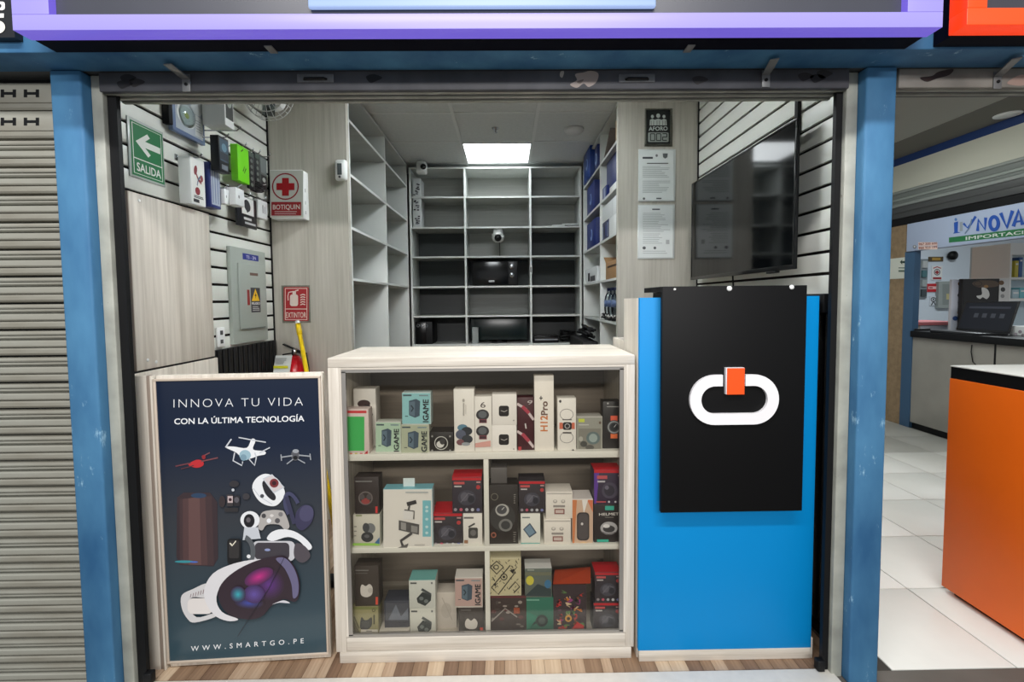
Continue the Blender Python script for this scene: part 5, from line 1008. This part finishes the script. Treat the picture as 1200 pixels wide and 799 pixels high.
carton('B8', 'B', 537.2, 566.2, 712, 'black box with white earbuds under the pink IGAME box', (58, 50, 46), f, 1.70, .06)
carton('B7', 'B8', 533, 565.2, 677, 'pink gaming-charger box on the bottom shelf', (206, 200, 192), lambda a: igame(a, 533, 677, 565.2, 710.4, (190, 160, 152)), 1.70, .06, top=(222, 218, 212))
# ---- bottom shelf, right cell
def f(a):
    a.rect(573.2, 698, 616.5, 700.4, (96, 40, 44)); rr = random.Random(4)
    for k in range(16): a.ell(rr.uniform(576, 614), rr.uniform(702, 738), rr.uniform(1, 3.4), rr.uniform(.8, 2.4), ((120, 112, 104), (84, 40, 40), (150, 140, 132), (70, 60, 56))[k % 4])
    a.line([(576, 727), (592, 712), (606, 722)], 1.6, (146, 138, 132)).rect(602, 711, 609, 718, (150, 72, 44))
carton('B10', 'B', 573.4, 616.6, 698, 'dark red-brown action box, lower left of the right bottom cell', (58, 44, 40), f, 1.70, .07)
def f(a):
    a.rect(573.6, 654.6, 610.4, 696.6, (196, 186, 150)); BKK = (44, 40, 34); rr = random.Random(9)
    for k in range(46): x = rr.uniform(574, 609); y = rr.uniform(656, 695); a.line([(x, y), (x+rr.choice((-2, 2, 0)), y+rr.choice((-2, 2)))], .7, BKK); a.h -= a.step*.9
    a.line([(576, 688), (584, 696), (604, 670), (598, 662), (576, 688)], 1.2, BKK).ring(590.5, 675.5, 4.2, 4, 1.1, BKK).ell(590.5, 675.5, 1.6, 1.5, BKK).poly([(597, 668), (601.5, 672), (603, 666)], BKK).line([(574.5, 664), (582, 657), (590, 664), (582, 672), (574.5, 664)], 1.3, BKK).ring(581.5, 664, 3.2, 3, 1, BKK).line([(596, 690), (604, 681), (609, 687), (602, 694)], 1.2, BKK).poly([(578, 684), (581, 687), (581.5, 681)], BKK)
carton('B9', 'B10', 573.4, 610.6, 654.4, 'cream box covered with black line doodles', (206, 198, 166), f, 1.70, .06)
def f(a): a.rect(617, 702, 632, 703.6, (120, 170, 150)).ell(635, 727, 7, 7, (34, 46, 44)).ell(635, 727, 4, 4, (70, 84, 80)).line([(622, 732), (630, 728)], 2.4, (40, 56, 52)).poly([(617, 741.6), (630, 722), (617, 716)], (40, 122, 98))
carton('B12', 'B', 616.8, 648.4, 700, 'green box with a round dark camera, bottom shelf', (44, 108, 88), f, 1.70, .065)
def f(a): a.ell(621, 680, 4.6, 5.4, (206, 196, 70)).poly([(615.4, 698), (630, 684), (646, 690), (646, 698.6)], (46, 60, 62)).rect(618, 666.8, 626, 668.4, (150, 156, 146)).ell(642, 684, 4, 5, (60, 112, 150)).rect(615.4, 670, 646, 674, (110, 112, 92))
carton('B11', 'B12', 615, 646.6, 666, 'box with a landscape picture and white lid, standing on the green box', (96, 104, 96), f, 1.70, .065, top=(216, 218, 216))
def f(a):
    a.rect(648, 685, 687, 741.4, (54, 40, 44)); rr = random.Random(21)
    for k in range(34): c = ((190, 40, 36), (206, 120, 40), (150, 60, 120), (90, 130, 70), (214, 190, 150), (40, 34, 36), (200, 60, 50))[k % 7]; a.blob([(x_+rr.uniform(-4, 4), y_+rr.uniform(-3.4, 3.4)) for x_, y_ in [(rr.uniform(653, 682), rr.uniform(691, 736))]*1 for _ in range(6)], c); a.h -= a.step*.7
    a.ell(666, 724, 4, 4, (206, 150, 60)).ell(666, 724, 2, 2, (50, 36, 34)).poly([(666, 741), (676, 728), (684, 732), (684, 741)], (196, 36, 34))
o = carton('B13', 'B', 647.8, 687.2, 685, 'box with a colourful graffiti print and slanted orange lid', (70, 48, 44), f, 1.705, .075)
A_ = onY(648, 684.5, 1.705); B_ = onY(692.5, 662, 1.78); MB().hexa([(A_.x, 1.705, A_.z), (onY(692, 684, 1.705).x, 1.705, A_.z), (B_.x, 1.785, B_.z-.012), (A_.x+.015, 1.785, B_.z-.022), (A_.x, 1.704, A_.z+.002), (onY(692, 684, 1.705).x, 1.704, A_.z+.002), (B_.x, 1.785, B_.z-.010), (A_.x+.015, 1.785, B_.z-.020)]).build('lid', cm((176, 66, 34)), o)
carton('B15', 'B', 695.4, 727.4, 706, 'red-topped black headset box, lower one in the bottom right corner', (52, 46, 52), redbox(695.4, 706, 727.4, 741.4), 1.70, .07, 'red-topped black headset boxes')
carton('B14', 'B15', 697, 727.6, 670.5, 'red-topped black headset box, upper one in the bottom right corner', (52, 46, 52), redbox(697, 670.5, 727.6, 705), 1.70, .07, 'red-topped black headset boxes', top=(190, 30, 40))
# ================================================================== THE AISLE AND THE STALL BEYOND, SEEN ON THE RIGHT
FX = 4.05
TILE = mat('floor_tile_white', (228, 228, 222), .5, noise=.03, nscale=6); TILE2 = mat('floor_tile_grey', (186, 186, 180), .5, noise=.05, nscale=6)
fl = struct(box('floor_aisle', mat('tile_grout', (60, 57, 52), .9), 1.30, 12, 1.578, 8.2, -.06, -.006))
xs = [1.35+.45*i for i in range(7)]; ys = [1.585+.459*i for i in range(9)]
proto = None
for i, x in enumerate(xs):
    for j, y in enumerate(ys):
        if x > FX-.1: continue
        if proto is None: proto = box('floor_tile', TILE, x+.0025, x+.4475, y-.0045, y+.4495, -.006, 0, fl, .001); proto.location = proto.location; o = proto; base = (x, y)
        else:
            o = proto.copy(); COL.objects.link(o); o.location.x += x-base[0]; o.location.y += y-base[1]
            if y > 2.95 and (j % 3 == 2 or j > 5): o.data = o.data.copy(); o.data.materials[0] = TILE2
ZA = 2.741
struct(box('ceiling_aisle', mat('aisle_ceiling', (176, 176, 166), .8), 1.30, 3.62, 1.6, 8.2, ZA, ZA+.05)); 
sof = struct(box('trim_soffit', mat('soffit_grey', (118, 116, 108), .7), 3.62, FX+.02, 1.6, 8.2, ZA-.004, ZA+.05))
for y in (2.2, 3.4, 4.6, 5.8): box('ceiling_joint', mat('joint_grey', (130, 130, 124), .7), 1.31, 3.61, y-.004, y+.004, ZA-.001, ZA+.001, sof)
c = onZ(1185, 134, ZA-.004); c.x = min(max(c.x, 3.7), 3.95)
t = thing('downlight', 'round white downlight in the grey soffit of the aisle', 'ceiling light', (c.x, c.y, ZA-.02)); MB().lathe((c.x, c.y, ZA-.0045), (0, 0, -1), [(0, 0), (.085, 0), (.085, .006), (.06, .012), (0, .012)], 24).build('ring', WHITEP, t)
# facade of the stall across the aisle
struct(box('trim_blue_band', mat('fascia_blue', (22, 54, 108), .5), FX, FX+.06, 3.0, 5.6, 2.664, ZA-.0045))
struct(box('wall_fascia', mat('fascia_cream', (206, 206, 190), .6), FX, FX+.06, 3.0, 5.6, 2.401, 2.6635))
t = thing('roller_shutter', 'rolled-up grey shutter under the cream fascia across the aisle', 'shutter', (FX, 4.3, 2.05))
for i, (z0, z1, m) in enumerate(((2.375, 2.400, (150, 156, 150)), (2.325, 2.373, (122, 128, 124)), (2.300, 2.323, (150, 158, 152)), (2.272, 2.298, (120, 126, 122)), (2.240, 2.270, (146, 152, 148)), (2.180, 2.238, (78, 80, 80)), (2.121, 2.178, (72, 74, 74)))):
    box('slat', mat('shutter_grey_%d' % i, m, .45), FX+.004*(i % 2), FX+.06, 3.0, 5.6, z0, z1, t, .002)
box('bottom_bar', BLACK, FX+.012, FX+.06, 3.0, 5.6, 2.043, 2.119, t)
yS0 = onX(1062.5, 280, FX-.03).y
t = thing('shop_sign', 'pale blue shop sign with blue and green lettering across the aisle', 'sign', (FX, 4.0, 1.76))
sb = box('sign_panel', mat('sign_pale_blue', (176, 190, 216), .45), FX-.03, FX+.05, 2.9, yS0, 1.766, 2.040, t, .003)
a = Art((FX-.03, 0, 0), NMX); BLU = (30, 84, 178); GRD = (34, 116, 66)
def T4(x, y): return (1040+x/4.4375, 240+y/4.4375)
a.T = T4
a.poly([(320, 170), (712, 122), (712, 158), (320, 197)], GRD).text('IMPORTACIONES', (408, 183), (860, 134), 17, (214, 222, 216), .02)
a.poly([(346, 92), (368, 86), (366, 140), (382, 144), (342, 150), (348, 140)], BLU).ell(356, 76, 7, 8, (90, 130, 190)).poly([(376, 90), (392, 88), (392, 136), (376, 138)], (150, 160, 170)).line([(396, 96), (420, 122), (460, 60)], 13, BLU).line([(440, 74), (428, 118), (404, 150)], 7, (110, 130, 160)).line([(470, 136), (474, 78), (508, 128), (512, 66)], 17, BLU)
a.ring(556, 96, 31, 43, 19, BLU).line([(590, 42), (622, 118), (652, 30)], 19, BLU).line([(656, 112), (684, 28), (704, 104)], 19, BLU).line([(666, 88), (698, 84)], 10, BLU).line([(716, 104), (720, 30), (760, 26), (760, 62), (722, 66)], 12, BLU)
a.rect(162, 194, 262, 212, (232, 206, 196)).rect(162, 215, 262, 232, (232, 206, 196)).text('967 200 600', (165, 210), (260, 205), 11, (130, 50, 50), .02).text('966 922 199', (165, 230), (260, 224), 11, (130, 50, 50), .02).ell(143, 218, 9, 9, (110, 110, 116)).ell(143, 217, 5, 6, (206, 210, 214))
a.build('lettering', sb)
# pillar, exit sign, blue post
struct(box('wall_pillar', mat('tan_stone', (150, 128, 98), .7, noise=.2, nscale=20), FX+.0, FX+.045, 4.74, 5.6, 0, 2.042))
q0 = onX(1054.5, 302, FX-.004); q1 = onX(1062.3, 326, FX-.004)
t = box('exit_sign', mat('exit_white', (214, 218, 206), .5), FX-.004, FX-.0005, q1.y, q0.y+.25, q1.z, q0.z); tag(t, 'pale exit sign with a dark arrow on the tan pillar across the aisle', 'sign')
a = Art((FX-.004, 0, 0), NMX); a.poly([(1054.6, 307), (1057.4, 304.2), (1057.4, 306), (1062, 305.6), (1062, 308.4), (1057.4, 308.2), (1057.4, 310)], (24, 52, 36)).rect(1053, 313.4, 1062, 314.4, (60, 84, 68)).rect(1053, 316.4, 1062, 318.6, (90, 110, 96)); a.build('print', t)
t = box('painted_post', mat('post_dark_blue', (58, 92, 124), .5), FX-.01, FX+.05, 4.62, 4.735, 0, 1.765); tag(t, 'narrow dark blue post at the far end of the grey counter across the aisle', 'post')
# interior of that stall
WY = 7.5
struct(box('wall_far', mat('stall_white', (206, 216, 226), .6), FX+.06, 12, WY, WY+.08, 0, 2.9)); struct(box('ceiling_stall', mat('aisle_ceiling', (176, 176, 166), .8), FX+.06, 12, 2.0, WY, 2.88, 2.94))
def ysign(name, label, cat, p0, p1, body, art, Y=WY, d=.015):
    c0 = onY(*p0, Y-d); c1 = onY(*p1, Y-d); o = box(name, mat('c_%02x%02x%02x' % body, body, .5), c0.x, c1.x, Y-d, Y-.0005, c1.z, c0.z); tag(o, label, cat)
    if art: a = artY(Y-d); a.T = T4; art(a); a.build('print', o)
    return o
ysign('first_aid_sign', 'first-aid sign with a round emblem on the white wall across the aisle', 'sign', T4(232, 318), T4(284, 390), (222, 224, 224), lambda a: a.ring(258, 350, 16, 17, 4, (60, 60, 64)).rect(254, 340, 262, 361, (150, 30, 40)).rect(248, 346, 268, 355, (150, 30, 40)).rect(236, 376, 280, 387, (150, 40, 48)).line([(238, 330), (258, 322), (278, 330)], 5, (176, 60, 66)))
ysign('red_sign', 'red rectangular sign under the first-aid sign across the aisle', 'sign', T4(202, 410), T4(263, 452), (190, 34, 44), lambda a: a.rect(212, 424, 254, 438, (230, 190, 190)).rect(216, 428, 236, 434, (150, 30, 40)))
ysign('ribbon_sticker', 'black ribbon symbol stuck on the white wall across the aisle', 'sticker', T4(222, 474), T4(256, 524), (210, 216, 224), lambda a: a.ring(239, 492, 14, 12, 4, (40, 42, 46)).ell(239, 491, 5, 5, (60, 62, 66)).line([(238, 502), (228, 522)], 5, (40, 42, 46)).line([(240, 502), (250, 522)], 5, (40, 42, 46)))
ysign('electrical_panel', 'grey electrical box on the white wall across the aisle', 'electrical panel', T4(268, 398), T4(336, 536), (150, 158, 156), lambda a: a.rect(286, 412, 332, 520, (130, 138, 136)).rect(306, 462, 322, 492, (190, 180, 130)), d=.06)
t = thing('wall_rack', 'narrow rack of small packets at the far end of the white wall', 'rack', (onY(T4(185, 0)[0], 300, WY).x, WY-.05, 1.0))
c0 = onY(*T4(168, 282), WY-.03); c1 = onY(*T4(204, 486), WY-.03); box('rack_board', mat('rack_grey', (120, 130, 136), .5), c0.x, c1.x, WY-.03, WY-.0005, c1.z, c0.z, t)
for i in range(4): zz = c1.z+(c0.z-c1.z)*(.06+.24*i); box('packet', P(((60, 70, 74), (150, 160, 160), (70, 110, 116), (180, 184, 184))[i]), c0.x+.03, c1.x-.03, WY-.06, WY-.031, zz, zz+(c0.z-c1.z)*.17, t)
ysign('name_strip', 'small dark name strip high on the white wall across the aisle', 'sign', T4(216, 270), T4(290, 294), (80, 66, 40), lambda a: a.rect(232, 275, 276, 288, (176, 140, 60)))
m = MB(); c = onY(*T4(352, 262), WY-.1); m.lathe((c.x, WY-.001, c.z), NY, [(.03, 0), (.03, .03), (.07, .04), (.07, .08), (0, .11)], 18); tag(m.build('security_camera', BLACK), 'black dome camera on the white wall across the aisle', 'camera')
t = box('pink_shelf', mat('pink_laminate', (206, 120, 124), .5), onY(*T4(135, 610), 5.0).x, onY(*T4(372, 610), 5.0).x, 5.0, 5.4, onY(*T4(240, 626), 5.0).z, onY(*T4(240, 608), 5.0).z, None, .004); tag(t, 'pale counter board with a pink edge behind the laptop across the aisle', 'counter')
box('support', mat('stall_white', (206, 216, 226), .6), onY(*T4(150, 620), 5.1).x, onY(*T4(350, 620), 5.1).x, 5.05, 5.35, 0, onY(*T4(240, 626), 5.0).z, t)
def stand(p0, p1, Y, d, body, label, art, z0=None, name='display_card', cat='poster'):
    c0 = onY(*p0, Y); c1 = onY(*p1, Y); o = box(name, mat('c_%02x%02x%02x' % body, body, .5), c0.x, c1.x, Y, Y+d, c1.z if z0 is None else z0, c0.z, None, .002); tag(o, label, cat)
    if art: a = artY(Y); a.T = T4; art(a); a.build('print', o)
    return o
def f(a):
    for x, y, c in ((380, 410, (120, 80, 50)), (378, 470, (60, 60, 64)), (380, 510, (90, 130, 130)), (352, 590, (60, 90, 150)), (376, 560, (150, 120, 80))): a.ell(x, y, 14, 12, c)
stand(T4(338, 388), T4(391, 640), 4.75, .03, (206, 210, 222), 'tall pale product poster left of the dark picture across the aisle', f, 0)
def f(a):
    a.rect(394, 388, 574, 512, (20, 18, 20)).blob([(440, 408), (480, 392), (560, 396), (580, 420), (520, 430), (470, 428)], (92, 74, 58)).blob([(490, 430), (520, 440), (530, 470), (515, 490), (495, 480), (480, 490), (462, 474), (490, 466)], (222, 222, 218)).ell(512, 424, 12, 8, (160, 120, 70)).ring(470, 410, 22, 14, 4, (60, 48, 40))
stand(T4(392, 385), T4(576, 560), 4.70, .04, (24, 22, 24), 'dark picture with white splashes standing behind the laptop', f, 0)
stand(T4(579, 382), T4(628, 600), 4.70, .04, (214, 214, 212), 'white product poster right of the dark picture', lambda a: a.ell(592, 405, 14, 12, (110, 80, 50)).ell(600, 440, 12, 12, (60, 60, 60)).ell(598, 474, 10, 10, (150, 150, 150)), 0)
# glass cabinet at the right edge
cA = onY(*T4(640, 250), 4.80); cB = onY(*T4(716, 690), 4.80)
t = thing('glass_cabinet', 'white lit product cabinet at the right edge of the photo', 'cabinet', (cA.x+.35, 5.0, 0)); wd = .8
for z0, z1 in ((0, cB.z), (onY(*T4(680, 500), 4.80).z, onY(*T4(680, 486), 4.80).z), (onY(*T4(680, 388), 4.80).z, onY(*T4(680, 376), 4.80).z), (cA.z-.02, cA.z+.1)): box('shelf', WHITEP, cA.x+.02, cA.x+wd, 4.80, 5.20, z0, z1, t)
box('side_panel', WHITEP, cA.x, cA.x+.02, 4.80, 5.20, 0, cA.z+.1, t); box('back_panel', mat('cabinet_back', (196, 214, 224), .5), cA.x, cA.x+wd, 5.20, 5.22, 0, cA.z+.1, t)
sz = [onY(*T4(680, 376), 4.80).z+.0005, onY(*T4(680, 486), 4.80).z+.0005]
for i, (px0, px1, pt, s, col, lab) in enumerate(((664, 684, 290, 0, (206, 190, 70), 'yellow product on the upper shelf of the white cabinet'), (686, 706, 272, 0, (60, 100, 160), 'blue product on the upper shelf of the white cabinet'), (690, 730, 430, 1, (120, 190, 200), 'turquoise product on the lower shelf of the white cabinet'), (650, 686, 440, 1, (170, 196, 206), 'pale product on the lower shelf of the white cabinet'))):
    A_ = onY(*T4(px0, pt), 4.86); B_ = onY(*T4(px1, pt), 4.86); o = box('product_box', P(col), A_.x, B_.x, 4.86, 4.96, sz[s], A_.z, None, .004); tag(o, lab, 'box')
    a = artY(4.86); a.T = T4; a.rect(px0+4, pt+14, px1-4, pt+22, (230, 232, 232)); a.build('print', o)
# long grey counter
zc0 = onX(1060, 394, FX-.04).z; zc1 = onX(1060, 387, FX-.04).z
t = thing('grey_counter', 'long grey counter with black top across the aisle', 'counter', (FX+.25, 4.0, 0))
box('front_panel', mat('counter_grey', (150, 148, 140), .5, noise=.08, nscale=5), FX, FX+.02, 2.6, 4.62, .06, zc0-.001, t); box('plinth', BLACK, FX+.02, FX+.06, 2.6, 4.62, 0, .06, t); box('top_board', BLACK, FX-.04, FX+.55, 2.6, 4.61, zc0, zc1, t, .004)
yj = onX(1165, 440, FX).y; box('panel_joint', BLACK, FX-.001, FX, yj-.008, yj+.008, .06, zc0-.002, t)
t2 = MB().tube([onX(1139, 404, FX-.012), onX(1138, 412, FX-.012), onX(1140, 424, FX-.008), onX(1144, 428, FX-.006)], .004, 6).build('cable', BLACK, t)
# laptop
ya = onX(1120, 386, 4.28).y; yb_ = onX(1182, 392, 4.28).y
t = thing('laptop', 'open black laptop standing on the grey counter', 'laptop', (4.2, (ya+yb_)/2, zc1))
box('base', mat('laptop_black', (24, 25, 28), .35), 4.03, 4.28, yb_, ya, zc1+.001, zc1+.020, t, .003)
LU = Vector((0, 1, 0)); LV = Vector((.30, -.0, 1)).normalized(); LN = Vector((-1, 0, .30)).normalized()
hL = .285; sc = MB().obox(Vector((4.28, yb_, zc1+.018)), LU, LV, LN, 0, ya-yb_, 0, hL, -.012, 0, .003).build('lid', mat('laptop_black', (24, 25, 28), .35), t)
a = Art(Vector((4.28, yb_, zc1+.018)), LN, LU, LV); wL = ya-yb_; a.rect(.015, .02, wL-.015, hL-.014, (30, 34, 44))
for i in range(4): a.rect(.08+.075*i, .13, .12+.075*i, .17, (78, 82, 92))
a.rect(.05, .215, wL-.06, .235, (64, 68, 80)); a.build('screen', sc)
a = Art((4.05, yb_, zc1+.020), (0, 0, 1), LU, Vector((1, 0, 0)))
for r in range(4):
    for k in range(10): a.rect(.02+k*.038, .06+r*.03, .05+k*.038, .084+r*.03, (44, 46, 50)); a.h -= a.step
a.build('keys', t)
y0 = onX(1055, 386, 4.1).y; tag(box('keyboard', mat('laptop_black', (24, 25, 28), .35), 4.04, 4.2, onX(1079, 386, 4.1).y, 4.60, zc1+.0005, zc1+.022, None, .004), 'flat black tablet lying at the far end of the grey counter', 'tablet')
o = tag(box('carton', mat('white_card', (222, 226, 226), .5), 4.33, 4.5, onX(1215, 388, 4.33).y, onX(1182, 388, 4.33).y, zc1+.0005, onX(1190, 382, 4.33).z, None, .003), 'patterned white carton right of the laptop', 'carton')
a = Art((4.33, 0, 0), NMX); a.T = T4; a.ell(690, 660, 10, 8, (150, 140, 150)).ell(668, 672, 8, 8, (170, 160, 170)).ell(704, 676, 8, 6, (140, 134, 140)); a.build('print', o)
# orange counter
OX = 1.937; oy1 = 2.017; zo1 = onX(1113, 443, OX).z; zo2 = onX(1114.5, 428, OX).z
t = thing('orange_counter', 'bright orange counter with black edge and white top', 'counter', (OX+.5, 1.8, 0))
box('body', ORANGE, OX, OX+1.2, 1.60, oy1, .025, zo1, t, .0015); box('black_band', BLACK, OX+.003, OX+1.2, 1.60, oy1-.002, zo1, zo2-.006, t); box('white_top', mat('counter_top_white', (234, 234, 228), .3), OX, OX+1.2, 1.60, oy1, zo2-.006, zo2, t, .0015); box('plinth', BLACK, OX+.03, OX+1.2, 1.62, oy1-.03, .0, .025, t)
struct(box('wall_aisle_end', mat('stall_white', (206, 216, 226), .6), 1.30, FX+.06, 8.2, 8.28, 0, 2.8)); struct(box('wall_aisle_right', mat('tan_stone', (150, 128, 98), .7, noise=.2, nscale=20), FX, FX+.05, 5.61, 8.19, 0, 2.735))
